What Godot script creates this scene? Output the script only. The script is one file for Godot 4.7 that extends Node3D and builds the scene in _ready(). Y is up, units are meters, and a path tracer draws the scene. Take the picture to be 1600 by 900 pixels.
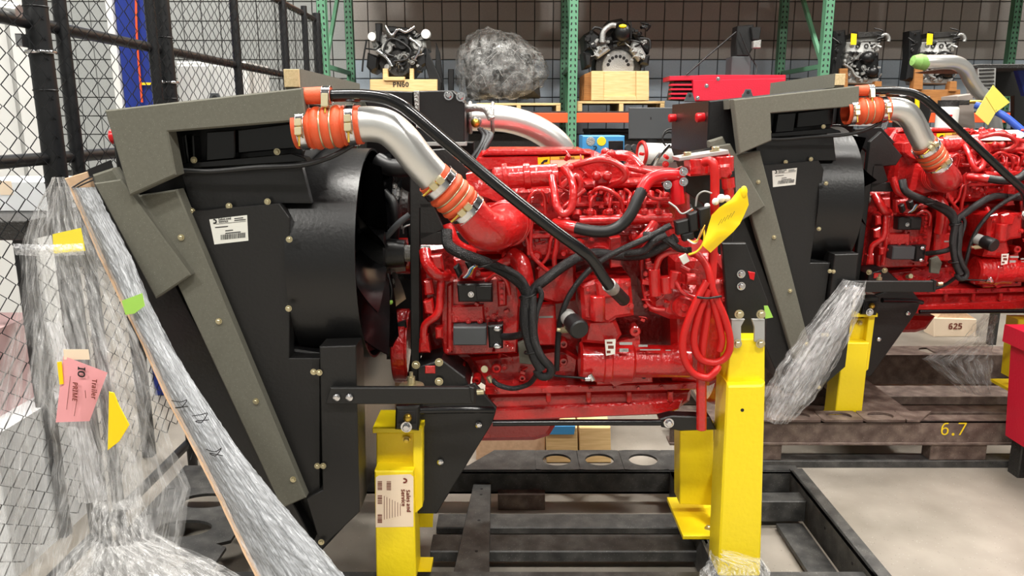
extends Node3D
# ---------------------------------------------------------------- geometry helpers
const EYE := 1.62          # camera height
const FOC := 1200.0        # focal length in pixels of the 1600 x 900 frame
const PITCH := 0.2134      # camera tilt down

class B:
	var v := PackedVector3Array()
	var n := PackedVector3Array()
	var u := PackedVector2Array()
	# point on the plane that stands d metres in front of the camera
	static func at(x: float, y: float, d: float) -> Vector3:
		var cx := (x - 800.0) / 1200.0
		var cy := -(y - 450.0) / 1200.0
		var dy := cy * cos(0.2134) - sin(0.2134)
		var dz := cos(0.2134) + cy * sin(0.2134)
		return Vector3(cx * d / dz, 1.62 + dy * d / dz, -d)
	static func pts(a: Array) -> PackedVector3Array:
		var o := PackedVector3Array()
		for q in a:
			o.append(q if q is Vector3 else at(q[0], q[1], q[2]))
		return o
	func tri(a: Vector3, b: Vector3, c: Vector3, na: Vector3, nb: Vector3, nc: Vector3, ua := Vector2(), ub := Vector2(), uc := Vector2()) -> void:
		var g := (b - a).cross(c - a)
		if g.length_squared() < 1e-18: return
		if g.dot(na + nb + nc) > 0:
			v.append(a); v.append(c); v.append(b)
			n.append(na); n.append(nc); n.append(nb)
			u.append(ua); u.append(uc); u.append(ub)
		else:
			v.append(a); v.append(b); v.append(c)
			n.append(na); n.append(nb); n.append(nc)
			u.append(ua); u.append(ub); u.append(uc)
	func quad(a: Vector3, b: Vector3, c: Vector3, d: Vector3, nn: Vector3) -> void:
		tri(a, b, c, nn, nn, nn, Vector2(0, 0), Vector2(1, 0), Vector2(1, 1))
		tri(a, c, d, nn, nn, nn, Vector2(0, 0), Vector2(1, 1), Vector2(0, 1))
	# polygon in local xy, front at z = 0, extruded to z = -depth, edges chamfered
	func prism(poly: PackedVector2Array, xf: Transform3D, depth: float, bev := 0.0) -> void:
		var k := poly.size()
		var area := 0.0
		for i in k: area += poly[i].cross(poly[(i + 1) % k])
		var p := poly
		if area < 0:
			p = poly.duplicate(); p.reverse()
		var ins := PackedVector2Array()
		for i in k:
			var e0 := (p[i] - p[(i + k - 1) % k]).normalized()
			var e1 := (p[(i + 1) % k] - p[i]).normalized()
			var n0 := Vector2(-e0.y, e0.x); var n1 := Vector2(-e1.y, e1.x)
			var mm := n0 + n1
			var l := mm.length_squared()
			ins.append(p[i] + (mm * (2.0 / maxf(l, 0.5))) * bev)
		var tris := Geometry2D.triangulate_polygon(ins)
		if tris.is_empty():
			ins = p; tris = Geometry2D.triangulate_polygon(p)
		var bz := xf.basis
		var fz := (bz * Vector3(0, 0, 1)).normalized()
		for side in 2:
			var z := 0.0 if side == 0 else -depth
			var nn := fz if side == 0 else -fz
			for i in range(0, tris.size(), 3):
				var a := ins[tris[i]]; var b := ins[tris[i + 1]]; var c := ins[tris[i + 2]]
				tri(xf * Vector3(a.x, a.y, z), xf * Vector3(b.x, b.y, z), xf * Vector3(c.x, c.y, z), nn, nn, nn, a, b, c)
		for i in k:
			var j := (i + 1) % k
			var e := (p[j] - p[i]).normalized()
			var o := (bz * Vector3(e.y, -e.x, 0)).normalized()
			quad(xf * Vector3(p[i].x, p[i].y, -bev), xf * Vector3(p[j].x, p[j].y, -bev), xf * Vector3(p[j].x, p[j].y, -depth + bev), xf * Vector3(p[i].x, p[i].y, -depth + bev), o)
			if bev > 0:
				quad(xf * Vector3(ins[i].x, ins[i].y, 0), xf * Vector3(ins[j].x, ins[j].y, 0), xf * Vector3(p[j].x, p[j].y, -bev), xf * Vector3(p[i].x, p[i].y, -bev), (o + fz).normalized())
				quad(xf * Vector3(ins[i].x, ins[i].y, -depth), xf * Vector3(ins[j].x, ins[j].y, -depth), xf * Vector3(p[j].x, p[j].y, -depth + bev), xf * Vector3(p[i].x, p[i].y, -depth + bev), (o - fz).normalized())
	# plate drawn by its outline, front plane d metres away, going back by depth
	func slab(a: Array, d: float, depth: float, bev := 0.003) -> void:
		var p := PackedVector2Array()
		for q in a:
			var w := at(q[0], q[1], d)
			p.append(Vector2(w.x, w.y))
		prism(p, Transform3D(Basis(), Vector3(0, 0, -d)), depth, bev)
	func box(c: Vector3, s: Vector3, bs := Basis(), bev := 0.003) -> void:
		var p := PackedVector2Array([Vector2(-s.x, -s.y) / 2, Vector2(s.x, -s.y) / 2, Vector2(s.x, s.y) / 2, Vector2(-s.x, s.y) / 2])
		prism(p, Transform3D(bs, c + bs * Vector3(0, 0, s.z / 2)), s.z, minf(bev, 0.4 * minf(s.x, minf(s.y, s.z))))
	# box from corner to corner
	func bx(a: Vector3, b: Vector3, bev := 0.003) -> void:
		box((a + b) / 2, (b - a).abs(), Basis(), bev)
	# bar of square-ish section between two points
	func bar(a: Vector3, b: Vector3, w: float, h: float, bev := 0.002, up := Vector3.UP) -> void:
		var f := (b - a).normalized()
		if absf(f.dot(up)) > 0.98: up = Vector3(0, 0, 1)
		var r := up.cross(f).normalized()
		box((a + b) / 2, Vector3(w, h, (b - a).length()), Basis(r, f.cross(r), f), bev)
	static func smooth_path(q: PackedVector3Array, per: int) -> PackedVector3Array:
		if q.size() < 3 or per < 2: return q
		var o := PackedVector3Array()
		for i in q.size() - 1:
			var p0 := q[maxi(i - 1, 0)]; var p3 := q[mini(i + 2, q.size() - 1)]
			for k in per:
				o.append(q[i].cubic_interpolate(q[i + 1], p0, p3, float(k) / per))
		o.append(q[q.size() - 1])
		return o
	func tube(a: Array, r: float, sides := 10, per := 5, r2 := -1.0, rib := 0.0, ribs := 0.0) -> void:
		var q := smooth_path(pts(a), per)
		var m := q.size()
		var t := (q[1] - q[0]).normalized()
		var x := t.cross(Vector3(0.3, 0.8, 0.5)).normalized()
		var rings := []; var norms := []
		for i in m:
			var tn := ((q[i] - q[i - 1]).normalized() if i > 0 else t) + ((q[i + 1] - q[i]).normalized() if i < m - 1 else Vector3.ZERO)
			tn = tn.normalized() if tn.length() > 1e-6 else t
			t = tn
			x = (x - t * x.dot(t)).normalized()
			var y := t.cross(x)
			var f := float(i) / (m - 1)
			var rr := r if r2 < 0 else lerpf(r, r2, f)
			if rib > 0: rr += rib * sin(f * ribs * TAU)
			var ring := PackedVector3Array(); var nr := PackedVector3Array()
			for k in sides:
				var an := TAU * k / sides
				var dd := x * cos(an) + y * sin(an)
				ring.append(q[i] + dd * rr); nr.append(dd)
			rings.append(ring); norms.append(nr)
		for i in m - 1:
			for k in sides:
				var l := (k + 1) % sides
				var a0: Vector3 = rings[i][k]; var a1: Vector3 = rings[i][l]; var b0: Vector3 = rings[i + 1][k]; var b1: Vector3 = rings[i + 1][l]
				tri(a0, a1, b1, norms[i][k], norms[i][l], norms[i + 1][l])
				tri(a0, b1, b0, norms[i][k], norms[i + 1][l], norms[i + 1][k])
		for e in 2:
			var ci := 0 if e == 0 else m - 1
			var nn := (q[0] - q[1]).normalized() if e == 0 else (q[m - 1] - q[m - 2]).normalized()
			for k in sides:
				tri(q[ci], rings[ci][k], rings[ci][(k + 1) % sides], nn, nn, nn)
	# profile [[t, r], ...] turned round axis from o
	func lathe(o: Vector3, axis: Vector3, prof: Array, sides := 20, a0 := 0.0, a1 := TAU) -> void:
		axis = axis.normalized()
		var x := axis.cross(Vector3(0, 1, 0.013)).normalized()
		if absf(axis.y) > 0.95: x = Vector3(1, 0, 0)
		x = (x - axis * x.dot(axis)).normalized()
		var y := axis.cross(x)
		for i in prof.size() - 1:
			var t0: float = prof[i][0]; var r0: float = prof[i][1]; var t1: float = prof[i + 1][0]; var r1: float = prof[i + 1][1]
			var sl := Vector2(r0 - r1, t1 - t0)
			sl = sl.normalized() if sl.length() > 1e-9 else Vector2(0, 1)
			for k in sides:
				var b0 := a0 + (a1 - a0) * k / sides; var b1 := a0 + (a1 - a0) * (k + 1) / sides
				var d0 := x * cos(b0) + y * sin(b0); var d1 := x * cos(b1) + y * sin(b1)
				var n0 := d0 * sl.y + axis * sl.x; var n1 := d1 * sl.y + axis * sl.x
				var p00 := o + axis * t0 + d0 * r0; var p01 := o + axis * t0 + d1 * r0
				var p10 := o + axis * t1 + d0 * r1; var p11 := o + axis * t1 + d1 * r1
				tri(p00, p01, p11, n0, n1, n1); tri(p00, p11, p10, n0, n1, n0)
	func cyl(a: Vector3, b: Vector3, r: float, sides := 16, c := 0.08) -> void:
		var l := (b - a).length(); var k := minf(r, l) * c
		lathe(a, b - a, [[0, 0], [0, r - k], [k, r], [l - k, r], [l, r - k], [l, 0]], sides)
	func ball(c: Vector3, r: float, sq := Vector3.ONE, sides := 12) -> void:
		var rows := sides / 2
		for i in rows:
			for k in sides:
				var q := []
				for w in [[i, k], [i, k + 1], [i + 1, k + 1], [i + 1, k]]:
					var th: float = PI * w[0] / rows; var ph: float = TAU * w[1] / sides
					q.append(Vector3(sin(th) * cos(ph), cos(th), sin(th) * sin(ph)))
				var nn := []
				for w: Vector3 in q: nn.append((w / sq).normalized())
				tri(c + q[0] * sq * r, c + q[1] * sq * r, c + q[2] * sq * r, nn[0], nn[1], nn[2])
				tri(c + q[0] * sq * r, c + q[2] * sq * r, c + q[3] * sq * r, nn[0], nn[2], nn[3])
	func torus(c: Vector3, axis: Vector3, R: float, r: float, sides := 28, small := 8) -> void:
		axis = axis.normalized()
		var x := axis.cross(Vector3(0.2, 1, 0.1)).normalized(); var y := axis.cross(x)
		for i in sides:
			for k in small:
				var q := []; var nn := []
				for w in [[i, k], [i + 1, k], [i + 1, k + 1], [i, k + 1]]:
					var a: float = TAU * w[0] / sides; var b: float = TAU * w[1] / small
					var d := x * cos(a) + y * sin(a)
					var nv := d * cos(b) + axis * sin(b)
					q.append(c + d * R + nv * r); nn.append(nv)
				tri(q[0], q[1], q[2], nn[0], nn[1], nn[2]); tri(q[0], q[2], q[3], nn[0], nn[2], nn[3])
	func bolt(p: Vector3, r := 0.008, axis := Vector3(0, 0, 1)) -> void:
		lathe(p, axis, [[-0.002, r * 1.5], [0.002, r * 1.5], [0.002, r * 1.0]], 14)
		lathe(p, axis, [[0.002, r], [0.002 + r * 0.8, r], [0.002 + r * 0.95, r * 0.8], [0.002 + r * 0.95, 0]], 6)
	# rectangular plate cell with a round or oval hole; local xz plane, top at y = 0
	func holed(xf: Transform3D, w: float, l: float, rx: float, rz: float, th: float) -> void:
		var seg := 32
		for i in seg:
			var o := []; var h := []
			for e in 2:
				var a := TAU * (i + e) / seg
				var c := cos(a); var s := sin(a)
				var k := minf(w / 2 / maxf(absf(c), 1e-5), l / 2 / maxf(absf(s), 1e-5))
				o.append(Vector3(c * k, 0, s * k)); h.append(Vector3(c * rx, 0, s * rz))
			var dn := Vector3(0, -th, 0)
			var up := (xf.basis * Vector3.UP).normalized()
			quad(xf * o[0], xf * o[1], xf * h[1], xf * h[0], up)
			quad(xf * (o[0] + dn), xf * (o[1] + dn), xf * (h[1] + dn), xf * (h[0] + dn), -up)
			var hn: Vector3 = xf.basis * -(h[0] + h[1])
			quad(xf * h[0], xf * h[1], xf * (h[1] + dn), xf * (h[0] + dn), hn.normalized())
			var on: Vector3 = xf.basis * (o[0] + o[1])
			quad(xf * o[0], xf * o[1], xf * (o[1] + dn), xf * (o[0] + dn), on.normalized())
	# sheet through a grid of points, normals smoothed
	func sheet(g: Array) -> void:
		var r := g.size(); var c: int = g[0].size()
		var nn := []
		for i in r:
			var row := []
			for k in c:
				var a: Vector3 = g[mini(i + 1, r - 1)][k] - g[maxi(i - 1, 0)][k]
				var b: Vector3 = g[i][mini(k + 1, c - 1)] - g[i][maxi(k - 1, 0)]
				var m := b.cross(a).normalized()
				if m.z < 0: m = -m
				row.append(m)
			nn.append(row)
		for i in r - 1:
			for k in c - 1:
				var t := [Vector2(float(k) / (c - 1), float(i) / (r - 1)), Vector2(float(k + 1) / (c - 1), float(i) / (r - 1)), Vector2(float(k + 1) / (c - 1), float(i + 1) / (r - 1)), Vector2(float(k) / (c - 1), float(i + 1) / (r - 1))]
				tri(g[i][k], g[i][k + 1], g[i + 1][k + 1], nn[i][k], nn[i][k + 1], nn[i + 1][k + 1], t[0], t[1], t[2])
				tri(g[i][k], g[i + 1][k + 1], g[i + 1][k], nn[i][k], nn[i + 1][k + 1], nn[i + 1][k], t[0], t[2], t[3])
	func mesh() -> ArrayMesh:
		var a := []
		a.resize(Mesh.ARRAY_MAX)
		a[Mesh.ARRAY_VERTEX] = v; a[Mesh.ARRAY_NORMAL] = n; a[Mesh.ARRAY_TEX_UV] = u
		var m := ArrayMesh.new()
		m.add_surface_from_arrays(Mesh.PRIMITIVE_TRIANGLES, a)
		return m

func at(x: float, y: float, d: float) -> Vector3: return B.at(x, y, d)
# metres that px pixels measure at depth d
func mm(px: float, d: float) -> float: return px * d / FOC

var taken := {}
func numbered(called: String) -> String:
	var k: int = taken.get(called, -1) + 1
	taken[called] = k
	return called if k == 0 else "%s_%03d" % [called, k]
func tag(o: Node, label: String, category: String, group := "", kind := "") -> void:
	o.set_meta("label", label); o.set_meta("category", category)
	if group: o.set_meta("group", group)
	if kind: o.set_meta("kind", kind)
func thing(called: String, label: String, category: String, base := Vector3.ZERO, group := "") -> Node3D:
	var o := Node3D.new()
	o.name = numbered(called); add_child(o); o.position = base
	tag(o, label, category, group)
	return o
# commits a builder (world coordinates) as one named mesh under its thing
func put(b: B, called: String, m: Material, parent: Node = null, kind := "") -> MeshInstance3D:
	var o := MeshInstance3D.new()
	o.mesh = b.mesh(); o.material_override = m
	var p: Node = parent if parent else self
	o.name = numbered(called) if p == self else called
	p.add_child(o, true)
	var off := Vector3.ZERO
	var w: Node = p
	while w != self:
		off += (w as Node3D).position; w = w.get_parent()
	o.position = -off
	if kind: o.set_meta("kind", kind)
	return o
func structure(b: B, called: String, m: Material) -> MeshInstance3D: return put(b, called, m, null, "structure")
func solo(b: B, called: String, m: Material, label: String, category: String, group := "") -> MeshInstance3D:
	var o := put(b, called, m); tag(o, label, category, group); return o
func copy_of(o: Node3D, shift: Vector3, label := "") -> Node3D:
	var c: Node3D = o.duplicate()
	c.name = numbered(o.name.rstrip("0123456789").rstrip("_"))
	add_child(c); c.position = o.position + shift
	if label: c.set_meta("label", label)
	return c
func lettering(s: String, p: Vector3, bs: Basis, h: float, m: Material, parent: Node, called := "lettering", mono := false) -> void:
	var t := TextMesh.new()
	t.text = s; t.font_size = 32; t.pixel_size = h / 24.0; t.depth = 0.0006
	var f := SystemFont.new()
	f.font_names = PackedStringArray(["Droid Sans Mono" if mono else "Droid Sans"]); f.font_weight = 700
	t.font = f
	var o := MeshInstance3D.new()
	o.mesh = t; o.material_override = m; o.name = called
	parent.add_child(o, true)
	var off := Vector3.ZERO
	var w: Node = parent
	while w != self:
		off += (w as Node3D).position; w = w.get_parent()
	o.transform = Transform3D(bs, p - off)

# ---------------------------------------------------------------- materials
var M := {}
func noise_image(freq: float, sd: int, size := 256, oct := 4, kind := FastNoiseLite.TYPE_SIMPLEX_SMOOTH) -> Image:
	var f := FastNoiseLite.new()
	f.seed = sd; f.frequency = freq; f.fractal_octaves = oct; f.noise_type = kind
	var i := f.get_seamless_image(size, size)
	i.convert(Image.FORMAT_RGB8)
	return i
func tint_tex(img: Image, lo: Color, hi: Color, speck := 0.0, sd := 1) -> ImageTexture:
	var rng := RandomNumberGenerator.new(); rng.seed = sd
	var o := Image.create(img.get_width(), img.get_height(), true, Image.FORMAT_RGB8)
	for y in img.get_height():
		for x in img.get_width():
			var c := lo.lerp(hi, img.get_pixel(x, y).r)
			if speck > 0 and rng.randf() < speck: c = c.lerp(Color.WHITE, 0.35) if rng.randf() < 0.6 else c.darkened(0.3)
			o.set_pixel(x, y, c)
	o.generate_mipmaps()
	return ImageTexture.create_from_image(o)
var bumps := {}
func bump(freq: float, strength: float, sd := 3) -> ImageTexture:
	var k := "%s/%s/%s" % [freq, strength, sd]
	if not bumps.has(k):
		var i := noise_image(freq, sd)
		i.bump_map_to_normal_map(strength)
		bumps[k] = ImageTexture.create_from_image(i)
	return bumps[k]
func mat(c: Color, rough: float, metal := 0.0) -> StandardMaterial3D:
	var m := StandardMaterial3D.new()
	m.albedo_color = c; m.roughness = rough; m.metallic = metal
	return m
func rough_skin(m: StandardMaterial3D, t: ImageTexture, scale: float, amount := 1.0) -> StandardMaterial3D:
	m.normal_enabled = true; m.normal_texture = t; m.normal_scale = amount
	m.uv1_triplanar = true; m.uv1_world_triplanar = true; m.uv1_scale = Vector3.ONE * scale
	return m
func skin(m: StandardMaterial3D, t: ImageTexture, scale: Vector3) -> StandardMaterial3D:
	m.albedo_texture = t; m.albedo_color = Color.WHITE
	m.uv1_triplanar = true; m.uv1_world_triplanar = true; m.uv1_scale = scale
	return m
func film(alpha_lo: float, alpha_hi: float, sd: int, stretch: Vector2, tone: Color) -> StandardMaterial3D:
	# clear stretch wrap: streaks of single and folded layers
	var f := FastNoiseLite.new(); f.seed = sd; f.frequency = 0.02; f.fractal_octaves = 4
	var i := Image.create(512, 512, true, Image.FORMAT_RGBA8)
	for y in 512:
		for x in 512:
			var k := f.get_noise_2d(x * stretch.x, y * stretch.y)
			var w := 1.0 - absf(f.get_noise_2d(x * stretch.x * 1.7 + 900, y * stretch.y * 1.7)) * 5.0
			var a := clampf(lerpf(alpha_lo, alpha_hi, k + 0.45) + maxf(w, 0) * 0.22, 0.03, 0.95)
			i.set_pixel(x, y, Color(tone.r, tone.g, tone.b, a))
	i.generate_mipmaps()
	var m := StandardMaterial3D.new()
	m.transparency = BaseMaterial3D.TRANSPARENCY_ALPHA
	m.cull_mode = BaseMaterial3D.CULL_DISABLED
	m.albedo_texture = ImageTexture.create_from_image(i)
	m.roughness = 0.16
	m.backlight_enabled = true; m.backlight = Color(0.75, 0.75, 0.74)
	m.normal_enabled = true; m.normal_texture = bump(0.03, 6.0, 8); m.normal_scale = 0.7
	return m
func make_materials() -> void:
	var n1 := noise_image(0.02, 11); var n2 := noise_image(0.06, 5); var n3 := noise_image(0.006, 9, 512, 5)
	M.red = rough_skin(mat(Color(0.72, 0.085, 0.085), 0.3), bump(0.03, 5.0), 6.0, 0.8)
	M.red.clearcoat_enabled = true; M.red.clearcoat = 0.8; M.red.clearcoat_roughness = 0.08
	M.redhose = mat(Color(0.74, 0.09, 0.08), 0.42)
	M.redcap = mat(Color(0.8, 0.06, 0.1), 0.3)
	M.black = rough_skin(mat(Color(0.062, 0.062, 0.066), 0.36), bump(0.05, 2.0), 5.0, 0.3)
	M.blackplate = rough_skin(mat(Color(0.08, 0.078, 0.077), 0.48), bump(0.05, 2.0), 5.0, 0.3)
	M.rubber = mat(Color(0.07, 0.07, 0.075), 0.45)
	M.gloss = mat(Color(0.045, 0.045, 0.05), 0.2)
	M.conduit = rough_skin(mat(Color(0.11, 0.11, 0.115), 0.36), bump(0.09, 12.0, 6), 14.0, 1.2)
	M.grey = mat(Color(0.27, 0.28, 0.29), 0.5)
	M.lightgrey = mat(Color(0.62, 0.62, 0.61), 0.45)
	M.foam = skin(mat(Color.WHITE, 0.9), tint_tex(n2, Color(0.375, 0.37, 0.33), Color(0.405, 0.40, 0.36), 0.01, 2), Vector3.ONE * 4.0)
	M.foamend = skin(mat(Color.WHITE, 0.95), tint_tex(n2, Color(0.72, 0.64, 0.48), Color(0.82, 0.74, 0.58), 0.05, 4), Vector3.ONE * 5.0)
	M.orange = rough_skin(mat(Color(0.83, 0.33, 0.17), 0.55), bump(0.09, 3.0), 12.0, 0.5)
	M.alu = rough_skin(mat(Color(0.86, 0.86, 0.85), 0.33, 0.85), bump(0.05, 1.0), 4.0, 0.2)
	M.chrome = mat(Color(0.85, 0.85, 0.86), 0.15, 1.0)
	M.zinc = mat(Color(0.8, 0.76, 0.62), 0.3, 0.8)
	M.brass = mat(Color(0.82, 0.68, 0.3), 0.3, 0.9)
	M.yellow = rough_skin(mat(Color(0.96, 0.85, 0.1), 0.38), bump(0.04, 2.0), 4.0, 0.3)
	M.yellowtag = mat(Color(0.98, 0.83, 0.03), 0.5)
	M.skid = skin(mat(Color.WHITE, 0.5), tint_tex(n1, Color(0.15, 0.15, 0.15), Color(0.34, 0.335, 0.325), 0.015, 6), Vector3(2, 2, 2))
	M.skidbrown = skin(mat(Color.WHITE, 0.6), tint_tex(n1, Color(0.27, 0.21, 0.19), Color(0.50, 0.44, 0.40), 0.015, 7), Vector3(2, 2, 2))
	M.wood = skin(mat(Color.WHITE, 0.75), tint_tex(n1, Color(0.80, 0.66, 0.44), Color(0.90, 0.78, 0.57), 0.0), Vector3(1, 14, 1))
	M.wooddark = skin(mat(Color.WHITE, 0.8), tint_tex(n1, Color(0.55, 0.36, 0.18), Color(0.70, 0.48, 0.26), 0.0), Vector3(1, 14, 1))
	M.card = skin(mat(Color.WHITE, 0.85), tint_tex(n2, Color(0.80, 0.66, 0.53), Color(0.88, 0.75, 0.62), 0.0), Vector3(2, 2, 2))
	M.paper = mat(Color(0.86, 0.86, 0.83), 0.6)
	M.labelcream = mat(Color(0.93, 0.85, 0.75), 0.55)
	M.pink = mat(Color(0.93, 0.64, 0.66), 0.7)
	M.ink = mat(Color(0.08, 0.07, 0.08), 0.7)
	M.inkbrown = mat(Color(0.45, 0.18, 0.12), 0.7)
	M.inkyellow = mat(Color(0.92, 0.8, 0.12), 0.6)
	M.greentape = mat(Color(0.62, 0.82, 0.35), 0.55)
	M.green = rough_skin(mat(Color(0.33, 0.53, 0.41), 0.45), bump(0.05, 2.0), 3.0, 0.3)
	M.beam = mat(Color(0.9, 0.33, 0.15), 0.45)
	M.bluecol = mat(Color(0.1, 0.18, 0.5), 0.4)
	M.bluebox = mat(Color(0.25, 0.56, 0.78), 0.45)
	M.bluehose = mat(Color(0.22, 0.36, 0.75), 0.35)
	M.fence = mat(Color(0.075, 0.08, 0.09), 0.4)
	M.wire = mat(Color(0.16, 0.165, 0.175), 0.35, 0.5)
	M.white = mat(Color(0.88, 0.88, 0.87), 0.5)
	M.whitecan = mat(Color(0.9, 0.91, 0.9), 0.25)
	M.redbin = rough_skin(mat(Color(0.76, 0.1, 0.2), 0.4), bump(0.05, 2.0), 4.0, 0.3)
	M.cast = rough_skin(mat(Color(0.62, 0.62, 0.61), 0.4, 0.6), bump(0.06, 6.0), 5.0, 0.6)
	M.castdark = rough_skin(mat(Color(0.2, 0.195, 0.19), 0.45, 0.3), bump(0.06, 6.0), 5.0, 0.6)
	M.floor = skin(mat(Color.WHITE, 0.42), tint_tex(n3, Color(0.52, 0.495, 0.455), Color(0.64, 0.61, 0.57), 0.004, 9), Vector3(0.7, 0.7, 0.7))
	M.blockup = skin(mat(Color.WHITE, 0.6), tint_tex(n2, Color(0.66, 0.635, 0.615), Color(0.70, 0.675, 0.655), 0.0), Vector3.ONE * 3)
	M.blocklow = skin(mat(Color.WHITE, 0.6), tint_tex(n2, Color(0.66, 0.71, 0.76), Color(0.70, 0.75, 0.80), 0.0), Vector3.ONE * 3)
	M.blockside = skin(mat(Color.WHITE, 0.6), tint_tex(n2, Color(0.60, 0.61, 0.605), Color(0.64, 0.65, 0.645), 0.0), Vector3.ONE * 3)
	M.mortar = mat(Color(0.25, 0.25, 0.245), 0.9)
	M.wallside = mat(Color(0.55, 0.56, 0.56), 0.7)
	M.ceil = mat(Color(0.42, 0.42, 0.43), 0.8)
	M.film = film(0.05, 0.36, 21, Vector2(1.6, 0.25), Color(0.86, 0.86, 0.86))
	M.filmthick = film(0.15, 0.55, 33, Vector2(1.6, 0.3), Color(0.9, 0.9, 0.91))
	M.filmgrey = film(0.05, 0.45, 45, Vector2(2.0, 0.6), Color(0.78, 0.78, 0.77))
	M.bubble = film(0.2, 0.6, 51, Vector2(2.5, 0.8), Color(0.85, 0.86, 0.88))
	M.lamp = mat(Color(1, 1, 1), 0.5)
	M.lamp.emission_enabled = true; M.lamp.emission = Color(1, 0.985, 0.96); M.lamp.emission_energy_multiplier = 14.0
# ---------------------------------------------------------------- scene
func _ready() -> void:
	var cam := Camera3D.new()
	cam.name = "camera"; cam.position = Vector3(0, EYE, 0); cam.rotation.x = -PITCH
	cam.fov = rad_to_deg(2.0 * atan(450.0 / FOC)); cam.near = 0.05; cam.far = 80.0
	add_child(cam); cam.current = true
	var we := WorldEnvironment.new()
	we.name = "world_environment"
	var e := Environment.new()
	e.background_mode = Environment.BG_COLOR; e.background_color = Color(0.3, 0.32, 0.35)
	e.tonemap_mode = Environment.TONE_MAPPER_LINEAR
	e.tonemap_exposure = 1.45
	e.sdfgi_enabled = true; e.ssao_enabled = true; e.ssil_enabled = true
	we.environment = e; add_child(we)
	make_materials()
	for p in [Vector3(-3.6, 5.7, -5.4), Vector3(0.4, 5.7, -5.4), Vector3(4.4, 5.7, -5.4), Vector3(-1.6, 5.7, -2.2), Vector3(2.4, 5.7, -2.2), Vector3(-3.6, 5.7, 1.6), Vector3(0.4, 5.7, 1.6), Vector3(4.4, 5.7, 1.6)]:
		ceiling_light(p)
	room()
	fence()
	behind_fence()
	rack()
	rack_goods()
	bench_goods()
	skids()
	power_unit()
	second_unit()
	wrapped_goods()
	print("built")

func ceiling_light(p: Vector3) -> void:
	var t := thing("ceiling_light", "white high-bay panel light under the workshop ceiling", "light", p, "high-bay ceiling lights")
	var b := B.new(); b.bx(p + Vector3(-0.75, 0.02, -0.3), p + Vector3(0.75, 0.1, 0.3)); put(b, "housing", M.white, t)
	b = B.new(); b.bx(p + Vector3(-0.7, 0, -0.25), p + Vector3(0.7, 0.02, 0.25), 0.001); put(b, "diffuser", M.lamp, t)
	b = B.new()
	for x in [-0.6, 0.6]: b.tube([p + Vector3(x, 0.09, 0), p + Vector3(x, 0.32, 0)], 0.006, 6, 1)
	put(b, "hanger", M.zinc, t)
	var l := AreaLight3D.new()
	l.name = "panel_glow"; l.area_size = Vector2(1.4, 0.5); l.light_energy = 15.0; l.light_color = Color(1.0, 0.985, 0.955)
	l.area_normalize_energy = true; l.area_range = 30.0; l.shadow_enabled = true
	t.add_child(l); l.position = Vector3(0, -0.01, 0); l.rotation.x = -PI / 2

const WALL_D := 8.6
func room() -> void:
	var b := B.new(); b.bx(Vector3(-7.2, -0.2, 5.2), Vector3(9.2, 0, -8.9), 0.0); structure(b, "floor", M.floor)
	b = B.new(); b.bx(Vector3(-7.2, 6.0, 5.2), Vector3(9.2, 6.2, -8.9), 0.0); structure(b, "ceiling", M.ceil)
	b = B.new(); b.bx(Vector3(-7.2, 0, 5.2), Vector3(-7.0, 6, -8.9), 0.0); structure(b, "wall_left", M.wallside)
	b = B.new(); b.bx(Vector3(9.0, 0, 5.2), Vector3(9.2, 6, -8.9), 0.0); structure(b, "wall_right", M.wallside)
	b = B.new(); b.bx(Vector3(-7.0, 0, 5.0), Vector3(9.0, 6, 5.2), 0.0); structure(b, "wall_front", M.wallside)
	b = B.new(); b.bx(Vector3(-7.0, 0, -WALL_D - 0.008), Vector3(9.0, 6, -WALL_D - 0.25), 0.0)
	var w := structure(b, "wall_back", M.mortar)
	w.set_meta("label", "painted concrete block wall laid in stacked courses")
	var pitch := 0.197
	var shared := {}
	for k in 2:
		var q := B.new()
		q.box(Vector3.ZERO, Vector3(pitch - 0.009, pitch - 0.009, 0.02), Basis(), 0.004)
		shared[k] = q.mesh()
	var rest_up := B.new(); var rest_low := B.new(); var rest_side := B.new()
	for r in range(-6, 19):
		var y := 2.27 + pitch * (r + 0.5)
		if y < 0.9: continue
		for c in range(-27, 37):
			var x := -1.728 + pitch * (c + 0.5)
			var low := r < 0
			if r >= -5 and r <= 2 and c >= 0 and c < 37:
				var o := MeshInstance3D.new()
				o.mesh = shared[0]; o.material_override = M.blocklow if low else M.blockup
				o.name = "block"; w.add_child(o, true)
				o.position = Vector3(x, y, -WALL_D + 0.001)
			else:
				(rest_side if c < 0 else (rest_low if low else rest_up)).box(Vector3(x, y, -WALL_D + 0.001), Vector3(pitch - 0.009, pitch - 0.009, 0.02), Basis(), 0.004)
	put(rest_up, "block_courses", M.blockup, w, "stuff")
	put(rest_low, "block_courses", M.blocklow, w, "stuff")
	put(rest_side, "block_courses", M.blockside, w, "stuff")

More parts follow.
